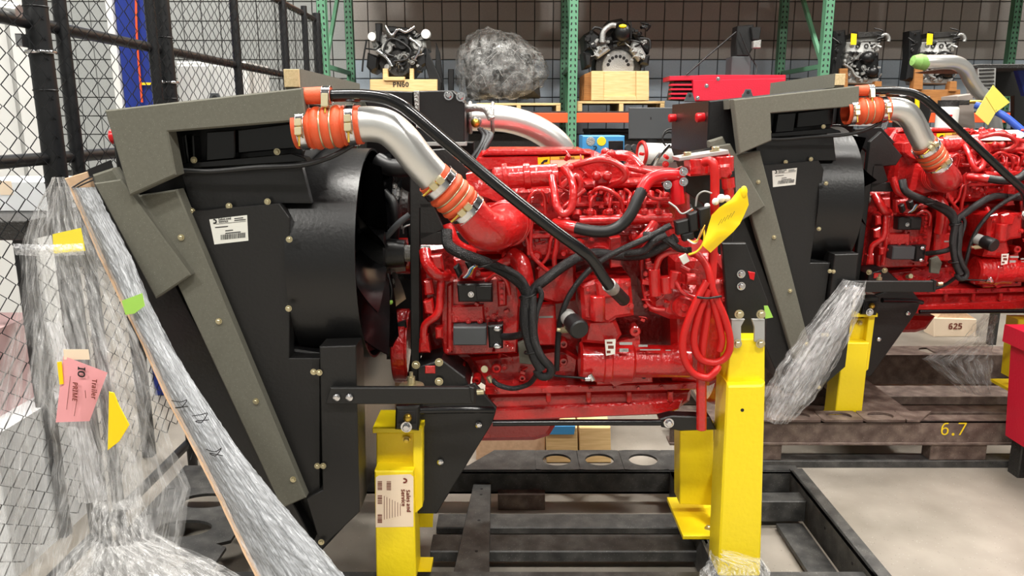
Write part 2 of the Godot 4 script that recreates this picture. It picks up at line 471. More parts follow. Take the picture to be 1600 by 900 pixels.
const FX := -1.5
func fence() -> void:
	var t := thing("chain_link_fence", "black chain-link fence with gate posts beside the wrapped goods", "fence", Vector3(FX, 0, -2.4))
	var b := B.new()
	var z := -1.75
	var flip := 1.0
	var mi := 0
	while z > -6.35:
		var y := 0.3 if z > -3.3 else 0.08
		var side := flip
		var q := []
		while y < 2.4:
			q.append(Vector3(FX + side * 0.0025, y, z + side * 0.0255))
			y += 0.031; side = -side
		b.tube(q, 0.0021, 4 if z > -3.5 else 3, 1)
		z -= 0.05
		flip = -flip
		mi += 1
	put(b, "wire_mesh", M.wire, t, "stuff")
	# round posts and framing: [z, radius, offset]
	for p in [[-2.6, 0.036, 0.0], [-2.74, 0.022, 0.0], [-3.42, 0.022, 0.0], [-3.53, 0.036, 0.0], [-4.45, 0.022, 0.0], [-5.4, 0.026, 0.0], [-5.95, 0.022, 0.0], [-6.33, 0.03, 0.0]]:
		b = B.new(); b.cyl(Vector3(FX - 0.03, 0, p[0]), Vector3(FX - 0.03, 2.45, p[0]), p[1], 16)
		var o := put(b, "post", M.fence, t)
		if p[1] > 0.03:
			for y in [1.42, 1.72, 1.98]:
				b = B.new(); b.torus(Vector3(FX - 0.03, y, p[0]), Vector3.UP, p[1], 0.003, 20, 6); put(b, "collar", M.fence, o)
	for y in [0.12, 1.5, 1.93, 2.4]:
		b = B.new(); b.cyl(Vector3(FX - 0.045, y, -1.7), Vector3(FX - 0.045, y, -6.35), 0.021, 12); put(b, "rail", M.fence, t)
	for q in [[-2.6, 1.84], [-3.53, 1.79]]:
		b = B.new()
		var c := Vector3(FX - 0.03, q[1], q[0])
		b.torus(c, Vector3.UP, 0.042, 0.006, 20, 6)
		b.box(c + Vector3(-0.02, 0.03, 0.06), Vector3(0.02, 0.04, 0.04))
		put(b, "hinge_clamp", M.chrome, t)
	b = B.new(); b.cyl(at(2, 13, 2.5), at(30, 18, 2.5), 0.022, 14); b.cyl(at(16, 18, 2.5), at(16, 38, 2.5), 0.014, 10); put(b, "gate_bracket", M.alu, t)

func behind_fence() -> void:
	var t := thing("steel_column", "blue steel column with an orange stripe behind the fence", "column", Vector3(-2.25, 0, -4.5))
	var b := B.new(); b.bx(Vector3(-2.16, 0, -4.4), Vector3(-1.95, 4.2, -4.62), 0.006); put(b, "shaft", M.bluecol, t)
	b = B.new(); b.tube([at(212, -30, 4.38), at(214, 60, 4.38), at(222, 160, 4.38)], 0.006, 6, 3); put(b, "orange_cord", M.beam, t)
	b = B.new(); b.bx(at(220, 133, 4.39), at(236, 129, 4.385), 0.0); put(b, "yellow_sticker", M.inkyellow, t)
	b = B.new(); b.bx(Vector3(-2.2, 0, -4.38), Vector3(-2.162, 4.2, -4.64), 0.004); put(b, "white_edge", M.white, t)
	b = B.new(); b.bx(at(275, 96, 5.3), Vector3(at(384, 96, 5.3).x, 0, -5.8), 0.01)
	t = thing("storage_cabinet", "tall white storage cabinet standing behind the fence", "cabinet", Vector3(-2, 0, -5.5))
	put(b, "body", M.white, t)
	b = B.new()
	for k in 2:
		var x0 := lerpf(at(275, 96, 5.3).x, at(384, 96, 5.3).x, 0.5 * k) + 0.01
		b = B.new(); b.bx(Vector3(x0, 0.1, -5.28), Vector3(x0 + 0.21, at(300, 98, 5.3).y - 0.02, -5.3), 0.003)
		var d := put(b, "door", M.white, t)
		b = B.new(); b.bx(Vector3(x0 + 0.17, 1.0, -5.255), Vector3(x0 + 0.185, 1.15, -5.28)); put(b, "handle", M.chrome, d)
	b = B.new(); b.bx(at(-140, -60, 4.6), Vector3(at(48, 0, 4.6).x, 0, -4.75), 0.01)
	t = thing("white_partition", "bright white partition panel beyond the fence gate", "panel", Vector3(-3, 0, -4.7))
	put(b, "panel", M.white, t)
	b = B.new(); b.bx(at(-2, -60, 4.58), Vector3(at(2, 0, 4.58).x, 0, -4.6), 0.001); put(b, "seam_strip", M.lightgrey, t)
	# a dark work table with cartons behind the gate
	t = thing("work_table", "dark steel work table seen through the fence mesh", "table", Vector3(-2.4, 0, -3.2))
	b = B.new(); b.bx(Vector3(-3.2, 1.2, -2.75), Vector3(-1.75, 1.27, -3.6), 0.004); put(b, "table_top", M.castdark, t)
	for x in [-3.15, -1.8]:
		for z in [-2.8, -3.55]:
			b = B.new(); b.bx(Vector3(x - 0.025, 0, z - 0.025), Vector3(x + 0.025, 1.2, z + 0.025)); put(b, "leg", M.fence, t)
	var n := 0
	for q in [[-2.05, 0.0, -2.75, 0.5, 0.55, 0.5, "white"], [-2.6, 0.0, -2.8, 0.45, 0.5, 0.45, "white"], [-2.1, 0.55, -2.8, 0.4, 0.32, 0.4, "pinkbox"], [-2.55, 0.5, -2.85, 0.4, 0.4, 0.4, "pale"], [-2.0, 1.27, -3.2, 0.34, 0.12, 0.3, "white"], [-2.5, 1.27, -3.2, 0.42, 0.1, 0.3, "olive"]]:
		var cols := {"white": Color(0.88, 0.89, 0.9), "pinkbox": Color(0.86, 0.72, 0.72), "pale": Color(0.68, 0.73, 0.8), "olive": Color(0.5, 0.5, 0.36)}
		var txt := ["large white carton under the dark work table", "white carton beside the large one under the table", "pinkish carton stacked on the large white carton", "pale blue carton stacked under the dark table", "flat white box on top of the work table", "flat olive box on top of the work table"]
		var c := thing("carton", txt[n], "box", Vector3(q[0], q[1], q[2]))
		b = B.new(); b.bx(Vector3(q[0] - q[3] / 2, q[1], q[2] - q[5] / 2), Vector3(q[0] + q[3] / 2, q[1] + q[4], q[2] + q[5] / 2), 0.004)
		put(b, "body", mat(cols[q[6]], 0.7), c)
		b = B.new(); b.bx(Vector3(q[0] - 0.025, q[1] + q[4] * 0.55, q[2] + q[5] / 2), Vector3(q[0] + 0.025, q[1] + q[4] + 0.001, q[2] + q[5] / 2 + 0.001), 0.0); put(b, "tape", M.labelcream, c)
		n += 1

const RD := 7.0
func rack() -> void:
	var bases := [510.0, 894.0, 1283.0, 1695.0]
	for i in 4:
		var x := at(bases[i], 183, RD).x
		var t := thing("rack_upright", ["green perforated rack upright where the fence ends", "green perforated rack upright between wrapped bundle and flywheel engine", "green perforated rack upright before the two small engines", "green rack upright past the small engines"][i], "rack", Vector3(x, 0, -RD - 0.6), "pallet rack uprights")
		for q in [[RD, "front_post"], [RD + 1.15, "rear_post"]]:
			var b := B.new()
			b.bx(Vector3(x - 0.04, 0, -q[0]), Vector3(x + 0.04, 4.6, -q[0] - 0.004), 0.001)
			b.bx(Vector3(x - 0.04, 0, -q[0]), Vector3(x - 0.036, 4.6, -q[0] - 0.07), 0.001)
			b.bx(Vector3(x + 0.036, 0, -q[0]), Vector3(x + 0.04, 4.6, -q[0] - 0.07), 0.001)
			var o := put(b, q[1], M.green, t)
			b = B.new()
			var y := 1.2
			while y < 3.2:
				for s in [-1, 1]:
					b.box(Vector3(x + s * 0.019, y, -q[0] + 0.0004), Vector3(0.013, 0.022, 0.0015), Basis(Vector3(0, 0, 1), s * 0.25), 0.0)
				y += 0.05
			put(b, "slot_row", M.ink, o, "stuff")
		for q in [[1.0, 2.1], [2.1, 3.2]]:
			var b := B.new(); b.bar(Vector3(x, q[0], -RD - 0.06), Vector3(x, q[1], -RD - 1.1), 0.03, 0.04); put(b, "brace", M.green, t)
			b = B.new(); b.bar(Vector3(x, q[1], -RD - 0.06), Vector3(x, q[1], -RD - 1.1), 0.03, 0.04); put(b, "strut", M.green, t)
	for i in 3:
		var xa := at(bases[i], 183, RD).x + 0.04; var xb := at(bases[i + 1], 183, RD).x - 0.04
		for lv in [[1.655, 0], [2.95, 1], [0.8, 2]]:
			var names := ["middle", "top", "lower"]
			var bay := ["beside the fence end", "under the flywheel engine", "under the two small engines"]
			var t := thing("rack_shelf", "orange beamed %s rack shelf in the bay %s" % [names[lv[1]], bay[i]], "shelf", Vector3((xa + xb) / 2, lv[0], -RD - 0.6), "pallet rack shelves")
			for q in [[RD - 0.005, "front_beam"], [RD + 1.11, "rear_beam"]]:
				var b := B.new(); b.bx(Vector3(xa, lv[0] - 0.045, -q[0]), Vector3(xb, lv[0] + 0.04, -q[0] - 0.045), 0.004); put(b, q[1], M.beam, t)
			var nb := 6
			for k in nb:
				var b := B.new()
				b.bx(Vector3(xa + 0.01, lv[0] + 0.04, -RD - 0.03 - 1.12 * k / nb), Vector3(xb - 0.01, lv[0] + 0.055, -RD - 0.03 - 1.12 * (k + 0.95) / nb), 0.002)
				put(b, "deck_board", M.castdark if lv[1] != 1 else M.wood, t)
	# unseen cartons added on the top level to shade the back wall
	for i in 3:
		var xa := at(bases[i], 183, RD).x + 0.1; var xb := at(bases[i + 1], 183, RD).x - 0.1
		for k in 2:
			var x0 := lerpf(xa, xb, k * 0.5) + 0.02; var x1 := lerpf(xa, xb, k * 0.5 + 0.5) - 0.02
			var t := thing("added_shading_carton", "added unseen carton on the top rack shelf shading the wall", "box", Vector3((x0 + x1) / 2, 3.006, -7.6), "added unseen cartons shading the back wall")
			var b := B.new(); b.bx(Vector3(x0, 3.006, -7.1), Vector3(x1, 4.0, -8.1), 0.006); put(b, "body", M.card, t)
			b = B.new(); b.bx(Vector3((x0 + x1) / 2 - 0.03, 3.01, -7.098), Vector3((x0 + x1) / 2 + 0.03, 4.001, -7.1), 0.0); put(b, "tape", M.labelcream, t)
	# added dark crates stand in for the shade in the lower level
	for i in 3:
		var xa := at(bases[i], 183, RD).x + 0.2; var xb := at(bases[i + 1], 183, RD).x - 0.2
		var t := thing("shade_filler_crate", "added dark crate standing in for shade on the lower rack shelf %s" % ["by the fence end", "below the flywheel engine", "below the two small engines"][i], "crate", Vector3((xa + xb) / 2, 0.86, -7.7))
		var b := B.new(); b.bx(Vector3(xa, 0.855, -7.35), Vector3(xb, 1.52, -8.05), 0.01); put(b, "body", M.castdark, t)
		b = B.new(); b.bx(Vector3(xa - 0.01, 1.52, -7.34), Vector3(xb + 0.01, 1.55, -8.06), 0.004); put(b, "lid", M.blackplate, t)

func pallet(x0: float, x1: float, y: float, d: float, label: String) -> void:
	var a := at(x0, y, d); var c := at(x1, y, d)
	var base := 1.711
	var t := thing("wood_pallet", label, "pallet", Vector3((a.x + c.x) / 2, base, -d - 0.3))
	for k in 4:
		var b := B.new(); b.bx(Vector3(a.x, a.y - 0.022, -d - 0.18 * k), Vector3(c.x, a.y, -d - 0.18 * k - 0.15), 0.003); put(b, "deck_board", M.wood, t)
	for k in 3:
		var xm := lerpf(a.x + 0.02, c.x - 0.02, k / 2.0)
		var b := B.new(); b.bx(Vector3(xm - 0.02, base, -d), Vector3(xm + 0.02, a.y - 0.022, -d - 0.7), 0.003); put(b, "stringer", M.wood, t)

func disc(b: B, x: float, y: float, d: float, rpx: float, th := 0.04, hole := 0.0, sides := 24) -> void:
	var c := at(x, y, d); var r := mm(rpx, d)
	b.lathe(c - Vector3(0, 0, th), Vector3(0, 0, 1), [[0, r], [th * 0.8, r], [th, r * 0.93], [th, r * hole], [th * 0.4, r * hole], [th * 0.4, 0]], sides)

# small fittings, pipes and bolt heads too fine to tell apart, joined into one part
func fittings(t: Node, m: Material, x0: float, y0: float, x1: float, y1: float, d: float, n: int, size: float, sd: int) -> void:
	var rng := RandomNumberGenerator.new(); rng.seed = sd
	var b := B.new()
	for i in n:
		var p := at(rng.randf_range(x0, x1), rng.randf_range(y0, y1), d)
		var r := size * rng.randf_range(0.5, 1.2)
		match i % 4:
			0: b.cyl(p, p + Vector3(rng.randf_range(-1, 1), rng.randf_range(-1, 1), 0.5) * r * 2.0, r * 0.5, 8)
			1: b.box(p, Vector3(r * 1.6, r, r * 1.2), Basis(Vector3(0, 0, 1), rng.randf_range(-0.6, 0.6)), 0.1 * r)
			2: b.bolt(p, r * 0.6)
			3: b.tube([p, p + Vector3(rng.randf_range(-2, 2) * r, rng.randf_range(0.5, 2) * r, r), p + Vector3(rng.randf_range(-4, 4) * r, rng.randf_range(-1, 3) * r, 0)], r * 0.25, 6, 4)
	put(b, "small_fittings", m, t, "stuff")

func rack_goods() -> void:
	var d := 7.25
	# --- crate and front-dressed engine near the fence end
	var t := thing("wooden_crate", "low wooden crate with marker writing under the silver front engine", "crate", at(630, 140, d))
	var b := B.new(); b.slab([[578, 124], [683, 124], [683, 174], [578, 174]], d, 0.5); put(b, "body", M.wood, t)
	for x in [[598, 606], [640, 646]]:
		b = B.new(); b.slab([[x[0], 107], [x[1], 107], [x[1], 126], [x[0], 126]], d + 0.02, 0.06); put(b, "upright_block", M.wood, t)
	b = B.new(); b.slab([[600, 120], [632, 120], [632, 126], [600, 126]], d - 0.02, 0.05); put(b, "cross_block", M.wood, t)
	lettering("PN60", at(626, 132, d - 0.003), Basis(), 0.045, M.ink, t)
	t = thing("bare_engine", "silver and black engine showing its pulleys on a low crate", "engine", at(620, 122, d))
	b = B.new(); b.slab([[596, 62], [648, 62], [655, 100], [640, 121], [600, 121], [588, 98]], d + 0.1, 0.45, 0.02); put(b, "block", M.castdark, t)
	b = B.new(); b.slab([[577, 52], [592, 42], [612, 68], [600, 86], [584, 78]], d + 0.05, 0.5, 0.015); put(b, "cylinder_head", M.cast, t)
	b = B.new(); b.slab([[648, 50], [664, 56], [666, 74], [650, 84], [640, 70]], d + 0.05, 0.5, 0.015); put(b, "cylinder_head", M.cast, t)
	b = B.new(); disc(b, 623, 99, d + 0.06, 20, 0.06, 0.3); put(b, "timing_cover", M.castdark, t)
	b = B.new(); disc(b, 628, 66, d, 10, 0.05, 0.5); put(b, "pulley", M.black, t)
	b = B.new(); disc(b, 629, 97, d, 5, 0.05, 0.5); put(b, "crank_hub", M.black, t)
	b = B.new(); disc(b, 581, 57, d, 6.5, 0.06); put(b, "end_cap", M.white, t)
	b = B.new(); disc(b, 665, 53, d, 7, 0.06); put(b, "end_cap", M.white, t)
	b = B.new(); disc(b, 604, 75, d, 8, 0.06, 0.4); put(b, "idler", M.cast, t)
	b = B.new(); disc(b, 652, 70, d, 7, 0.06, 0.4); put(b, "idler", M.cast, t)
	b = B.new(); b.slab([[586, 36], [596, 36], [594, 66], [588, 66]], d - 0.02, 0.08, 0.01); put(b, "intake", M.black, t)
	b = B.new(); b.slab([[603, 40], [646, 44], [644, 52], [606, 50]], d, 0.35, 0.01); put(b, "intake", M.black, t)
	b = B.new(); b.tube([[602, 40, d], [612, 55, d], [622, 46, d], [634, 50, d], [648, 42, d]], 0.014, 8); put(b, "pipe", M.chrome, t)
	b = B.new(); b.tube([[590, 80, d], [604, 90, d], [612, 104, d]], 0.016, 8); put(b, "pipe", M.chrome, t)
	b = B.new(); b.tube([[640, 60, d], [656, 74, d], [648, 92, d]], 0.014, 8); put(b, "pipe", M.chrome, t)
	b = B.new(); b.slab([[574, 82], [592, 88], [590, 108], [580, 114], [572, 104]], d + 0.05, 0.35, 0.02); put(b, "exhaust_manifold", M.black, t)
	b = B.new(); b.slab([[650, 84], [666, 84], [668, 100], [656, 107], [648, 98]], d + 0.05, 0.35, 0.02); put(b, "exhaust_manifold", M.black, t)
	b = B.new(); b.tube([[573, 62, d], [568, 90, d], [566, 112, d]], 0.008, 6); put(b, "belt", M.rubber, t)
	b = B.new(); b.tube([[615, 88, d - 0.02], [600, 80, d - 0.02], [612, 60, d - 0.02], [640, 76, d - 0.02], [636, 92, d - 0.02], [615, 96, d - 0.02]], 0.01, 6); put(b, "belt", M.rubber, t)
	fittings(t, M.cast, 582, 46, 662, 108, d + 0.06, 34, 0.03, 5)
	fittings(t, M.black, 580, 50, 660, 112, d + 0.05, 24, 0.028, 6)
	# dark panels leaning between the crate and the wrapped bundle
	var k := 0
	for q in [[[666, 74], [690, 128], [686, 174], [664, 100]], [[681, 66], [687, 82], [694, 140], [684, 174], [680, 110]], [[700, 108], [709, 108], [709, 174], [700, 174]]]:
		b = B.new(); b.slab(q, d + 0.05 + 0.06 * k, 0.05, 0.006)
		solo(b, "dark_panel", M.black, ["tilted black panel leaning on the silver front engine", "upright black panel next to the leaning one", "short black post beside the wrapped bundle"][k], "panel"); k += 1
	# --- wrapped bundle
	t = thing("wrapped_bundle", "dark machine wrapped in crinkled plastic film on a pallet", "bundle", at(785, 158, d))
	b = B.new(); b.slab([[730, 152], [722, 100], [745, 68], [790, 60], [825, 78], [842, 120], [845, 152]], d + 0.12, 0.5, 0.06); put(b, "machine_body", M.castdark, t)
	b = B.new(); b.slab([[722, 84], [748, 76], [752, 102], [728, 106]], d + 0.16, 0.1, 0.01); put(b, "machine_detail", M.black, t)
	b = B.new(); b.ball(at(800, 124, d + 0.3), 0.14); put(b, "machine_detail", M.black, t)
	b = B.new(); b.ball(at(757, 120, d + 0.15), 0.16); put(b, "machine_detail", M.black, t)
	var f := FastNoiseLite.new(); f.seed = 4; f.frequency = 0.9
	b = B.new()
	var c := at(784, 112, d + 0.3)
	var g := []
	for i in 25:
		var row := []
		for j in 49:
			var th := PI * i / 24.0 * 0.98 + 0.02; var ph := TAU * j / 48.0
			var dir := Vector3(sin(th) * cos(ph), cos(th), sin(th) * sin(ph))
			var rad := 1.0 + 0.16 * f.get_noise_3dv(dir * 3.0) + 0.1 * absf(f.get_noise_3dv(dir * 9.0))
			row.append(c + Vector3(dir.x * 0.43, clampf(dir.y * (0.36 - 0.1 * dir.x), -0.25, 0.5), dir.z * 0.36) * rad)
		g.append(row)
	b.sheet(g); put(b, "plastic_wrap", M.filmgrey, t)
	b = B.new()
	var rng := RandomNumberGenerator.new(); rng.seed = 8
	for i in 9:
		var a := rng.randf_range(725, 800); var y0 := rng.randf_range(70, 120)
		b.tube([[a, y0 + 20, d - 0.06], [a + rng.randf_range(10, 30), y0, d - 0.08], [a + rng.randf_range(25, 50), y0 + rng.randf_range(5, 30), d - 0.05]], 0.0018, 4, 4)
	put(b, "film_crease", M.lightgrey, t, "stuff")
	pallet(745, 876, 161, d, "wood pallet under the plastic-wrapped machine bundle")
	# --- flywheel engine on a crate
	pallet(903, 1039, 158, d, "wood pallet under the crate with the flywheel engine")
	t = thing("wooden_crate", "tall plywood crate holding the flywheel engine", "crate", at(968, 158, d))
	b = B.new(); b.slab([[924, 111], [1014, 111], [1014, 157], [924, 157]], d + 0.02, 0.55); put(b, "panel", M.wood, t)
	for x in [[924, 943], [994, 1014]]:
		b = B.new(); b.slab([[x[0], 111], [x[1], 111], [x[1], 157], [x[0], 157]], d - 0.005, 0.025); put(b, "corner_board", M.wood, t)
	b = B.new(); b.slab([[943, 150], [994, 150], [994, 157], [943, 157]], d - 0.005, 0.025); put(b, "bottom_board", M.wood, t)
	b = B.new(); b.slab([[913, 116], [924, 112], [924, 157], [912, 157]], d + 0.06, 0.5); put(b, "side_panel", M.wooddark, t)
	t = thing("bare_engine", "dark V engine with a bare flywheel in a tall plywood crate", "engine", at(965, 112, d))
	b = B.new(); b.slab([[930, 80], [950, 66], [985, 66], [1006, 82], [1002, 110], [930, 110]], d + 0.2, 0.4, 0.02); put(b, "block", M.castdark, t)
	b = B.new(); b.lathe(at(966, 104, d + 0.12) - Vector3(0, 0, 0.06), Vector3(0, 0, 1), [[0, mm(34, d)], [0.05, mm(34, d)], [0.05, mm(26, d)], [0.02, mm(26, d)]], 36); put(b, "bell_flange", M.castdark, t)
	b = B.new(); disc(b, 966, 104, d + 0.13, 25, 0.04, 0.0, 36); var fw := put(b, "flywheel", M.cast, t)
	for i in 8:
		var a := PI * (i + 0.5) / 8.0
		b = B.new(); disc(b, 966 + 16 * cos(a), 104 - 16 * sin(a), d + 0.127, 2.6, 0.02, 0.0, 12); put(b, "flywheel_hole", M.ink, fw)
	b = B.new(); b.slab([[925, 76], [947, 67], [954, 78], [934, 92]], d + 0.05, 0.5, 0.015); put(b, "cylinder_head", M.cast, t)
	b = B.new(); b.slab([[988, 64], [1000, 68], [1010, 86], [998, 96], [984, 78]], d + 0.05, 0.5, 0.015); put(b, "cylinder_head", M.cast, t)
	b = B.new(); b.slab([[950, 32], [972, 28], [988, 48], [985, 68], [962, 72], [956, 56]], d + 0.08, 0.4, 0.03); b.ball(at(973, 50, d + 0.05), 0.09); put(b, "intake_cover", M.black, t)
	b = B.new(); b.slab([[912, 54], [926, 46], [940, 56], [930, 74], [914, 80]], d + 0.06, 0.45, 0.02); put(b, "valve_cover", M.black, t)
	b = B.new(); b.slab([[988, 52], [1006, 56], [1017, 72], [1014, 84], [1002, 74]], d + 0.06, 0.45, 0.02); put(b, "valve_cover", M.black, t)
	b = B.new(); b.slab([[911, 80], [926, 84], [924, 104], [914, 106]], d + 0.05, 0.4, 0.02); put(b, "exhaust_manifold", M.black, t)
	b = B.new(); b.slab([[1004, 88], [1016, 86], [1014, 102], [1000, 100]], d + 0.05, 0.4, 0.02); put(b, "exhaust_manifold", M.black, t)
	b = B.new(); b.tube([[941, 66, d], [943, 50, d], [954, 40, d], [962, 40, d]], 0.025, 10); put(b, "pipe", M.cast, t)
	b = B.new(); b.tube([[926, 46, d], [930, 43, d], [940, 46, d], [938, 56, d]], 0.012, 8); put(b, "hose", M.rubber, t)
	b = B.new(); b.tube([[986, 34, d], [986, 60, d]], 0.006, 6); put(b, "hose", M.rubber, t)
	b = B.new(); b.tube([[1000, 60, d], [1014, 62, d], [1016, 76, d]], 0.01, 6); put(b, "hose", M.rubber, t)
	b = B.new(); b.ball(at(973, 41, d - 0.03), 0.03, Vector3(1.2, 0.6, 0.6)); put(b, "yellow_cap", M.yellow, t)
	fittings(t, M.cast, 922, 62, 952, 92, d + 0.05, 14, 0.026, 7)
	fittings(t, M.cast, 984, 62, 1010, 94, d + 0.05, 14, 0.026, 8)
	fittings(t, M.black, 916, 40, 1012, 78, d + 0.06, 26, 0.03, 9)
	# --- red lift arms with a black power unit
	t = thing("lift_carriage", "red steel lift arm carriage lying on the rack", "lift part", at(1140, 160, 6.95))
	b = B.new(); b.slab([[1083, 125], [1228, 122], [1228, 156], [1083, 158]], 6.95, 0.35, 0.006); put(b, "red_beam", M.redbin, t)
	b = B.new(); b.slab([[1046, 119], [1110, 117], [1228, 117], [1228, 123], [1100, 125], [1046, 126]], 6.98, 0.3, 0.004); put(b, "flange", M.redbin, t)
	b = B.new(); b.slab([[1053, 126], [1083, 126], [1082, 158], [1048, 156]], 7.02, 0.2, 0.01); put(b, "rail_end", M.castdark, t)
	for y in [131, 138, 145, 152]:
		b = B.new(); b.slab([[1048, y], [1082, y], [1082, y + 3], [1048, y + 3]], 6.96, 0.1, 0.002); put(b, "rail_lip", M.redbin, t)
	for q in [[1104, 134], [1122, 123], [1162, 149], [1206, 146], [1090, 153]]:
		b = B.new(); b.bolt(at(q[0], q[1], 6.95), 0.012); put(b, "bolt", M.chrome, t)
	t = thing("power_unit", "black hydraulic power unit standing on the red lift carriage", "machine", at(1160, 120, 7.1))
	b = B.new(); b.slab([[1144, 88], [1174, 88], [1172, 123], [1142, 123]], 7.1, 0.2, 0.006); put(b, "tank", M.grey, t)
	b = B.new(); b.slab([[1150, 70], [1153, 40], [1178, 38], [1176, 76], [1170, 88], [1150, 88]], 7.1, 0.18, 0.01); put(b, "motor", M.black, t)
	b = B.new(); b.slab([[1174, 42], [1190, 42], [1187, 62], [1176, 62]], 7.05, 0.1, 0.006); put(b, "motor", M.black, t)
	b = B.new(); b.slab([[1177, 64], [1190, 62], [1189, 75], [1177, 75]], 7.05, 0.1, 0.006); put(b, "control_box", M.cast, t)
	b = B.new(); b.tube([[1150, 50, 7.05], [1110, 84, 7.0], [1072, 117, 6.97]], 0.008, 6); put(b, "hydraulic_line", M.rubber, t)
	b = B.new(); b.tube([[1156, 50, 7.04], [1170, 84, 7.04], [1182, 104, 7.04], [1180, 117, 7.0]], 0.006, 6); put(b, "hydraulic_line", M.rubber, t)
	# --- two small engines on wooden stands
	var first := small_engine(d)
	var dx := (at(1455, 130, d) - at(1338, 130, d))
	copy_of(first[0], dx, "small inline engine on a wooden stand behind the grey pipe")
	copy_of(first[1], dx, "orange-brown wooden stand behind the grey pipe")

func small_engine(d: float) -> Array:
	var s := thing("engine_stand", "orange-brown wooden stand next to the green rack upright", "stand", at(1340, 150, d))
	var b := B.new(); b.slab([[1300, 140], [1384, 140], [1384, 174], [1300, 174]], d, 0.5); put(b, "base_board", M.wooddark, s)
	b = B.new(); b.slab([[1312, 107], [1325, 107], [1325, 140], [1310, 140]], d - 0.02, 0.08); put(b, "upright_block", M.wooddark, s)
	b = B.new(); b.slab([[1368, 127], [1378, 127], [1378, 143], [1366, 143]], d - 0.02, 0.08); put(b, "upright_block", M.wooddark, s)
	var t := thing("small_engine", "small inline engine on a wooden stand next to green upright", "engine", at(1340, 140, d))
	b = B.new(); b.slab([[1322, 66], [1376, 64], [1374, 80], [1360, 84], [1322, 82]], d + 0.06, 0.35, 0.01); put(b, "cylinder_head", M.white, t)
	b = B.new(); b.slab([[1320, 80], [1374, 82], [1374, 122], [1362, 132], [1326, 130], [1318, 112]], d + 0.1, 0.32, 0.02); put(b, "block", M.cast, t)
	b = B.new(); b.slab([[1346, 84], [1374, 82], [1374, 122], [1350, 120], [1334, 104]], d + 0.03, 0.1, 0.02); put(b, "intake_plenum", M.black, t)
	b = B.new(); b.ball(at(1356, 90, d), 0.06); put(b, "intake_plenum", M.black, t)
	b = B.new(); b.ball(at(1364, 112, d), 0.05); put(b, "intake_plenum", M.black, t)
	b = B.new(); b.slab([[1304, 48], [1322, 46], [1324, 68], [1316, 90], [1322, 128], [1300, 124], [1304, 90]], d, 0.16, 0.02); put(b, "timing_case", M.black, t)
	b = B.new(); b.slab([[1340, 50], [1378, 49], [1376, 57], [1340, 60]], d + 0.02, 0.3, 0.006); put(b, "coil_cover", M.castdark, t)
	b = B.new(); b.slab([[1338, 57], [1376, 56], [1376, 65], [1336, 66]], d + 0.05, 0.3, 0.006); put(b, "valve_cover", M.cast, t)
	for x in [1341, 1354, 1366]:
		b = B.new(); disc(b, x, 72, d + 0.05, 3.5, 0.02, 0.6, 12); put(b, "port", M.castdark, t)
	b = B.new(); b.slab([[1334, 82], [1344, 82], [1342, 93], [1334, 93]], d + 0.02, 0.08, 0.004); put(b, "filter", M.lightgrey, t)
	b = B.new(); b.tube([[1374, 57, d], [1384, 54, d], [1389, 60, d], [1388, 65, d]], 0.016, 8); put(b, "outlet_pipe", M.cast, t)
	b = B.new(); b.tube([[1318, 100, d], [1330, 108, d], [1336, 118, d], [1344, 122, d]], 0.012, 8); put(b, "outlet_pipe", M.cast, t)
	b = B.new(); b.slab([[1330, 52], [1339, 53], [1338, 70], [1329, 70]], d - 0.03, 0.006, 0.001); put(b, "yellow_tag", M.yellowtag, t)
	for q in [[1322, 88], [1320, 96], [1328, 100], [1326, 118], [1340, 124], [1352, 124]]:
		b = B.new(); b.ball(at(q[0], q[1], d + 0.05), 0.028); put(b, "boss", M.cast, t)
	b = B.new(); b.slab([[1322, 122], [1374, 122], [1372, 132], [1324, 131]], d + 0.04, 0.3, 0.01); put(b, "oil_pan", M.cast, t)
	fittings(t, M.cast, 1322, 60, 1376, 126, d + 0.02, 26, 0.024, 11)
	fittings(t, M.black, 1304, 50, 1374, 122, d, 26, 0.024, 12)
	return [t, s]

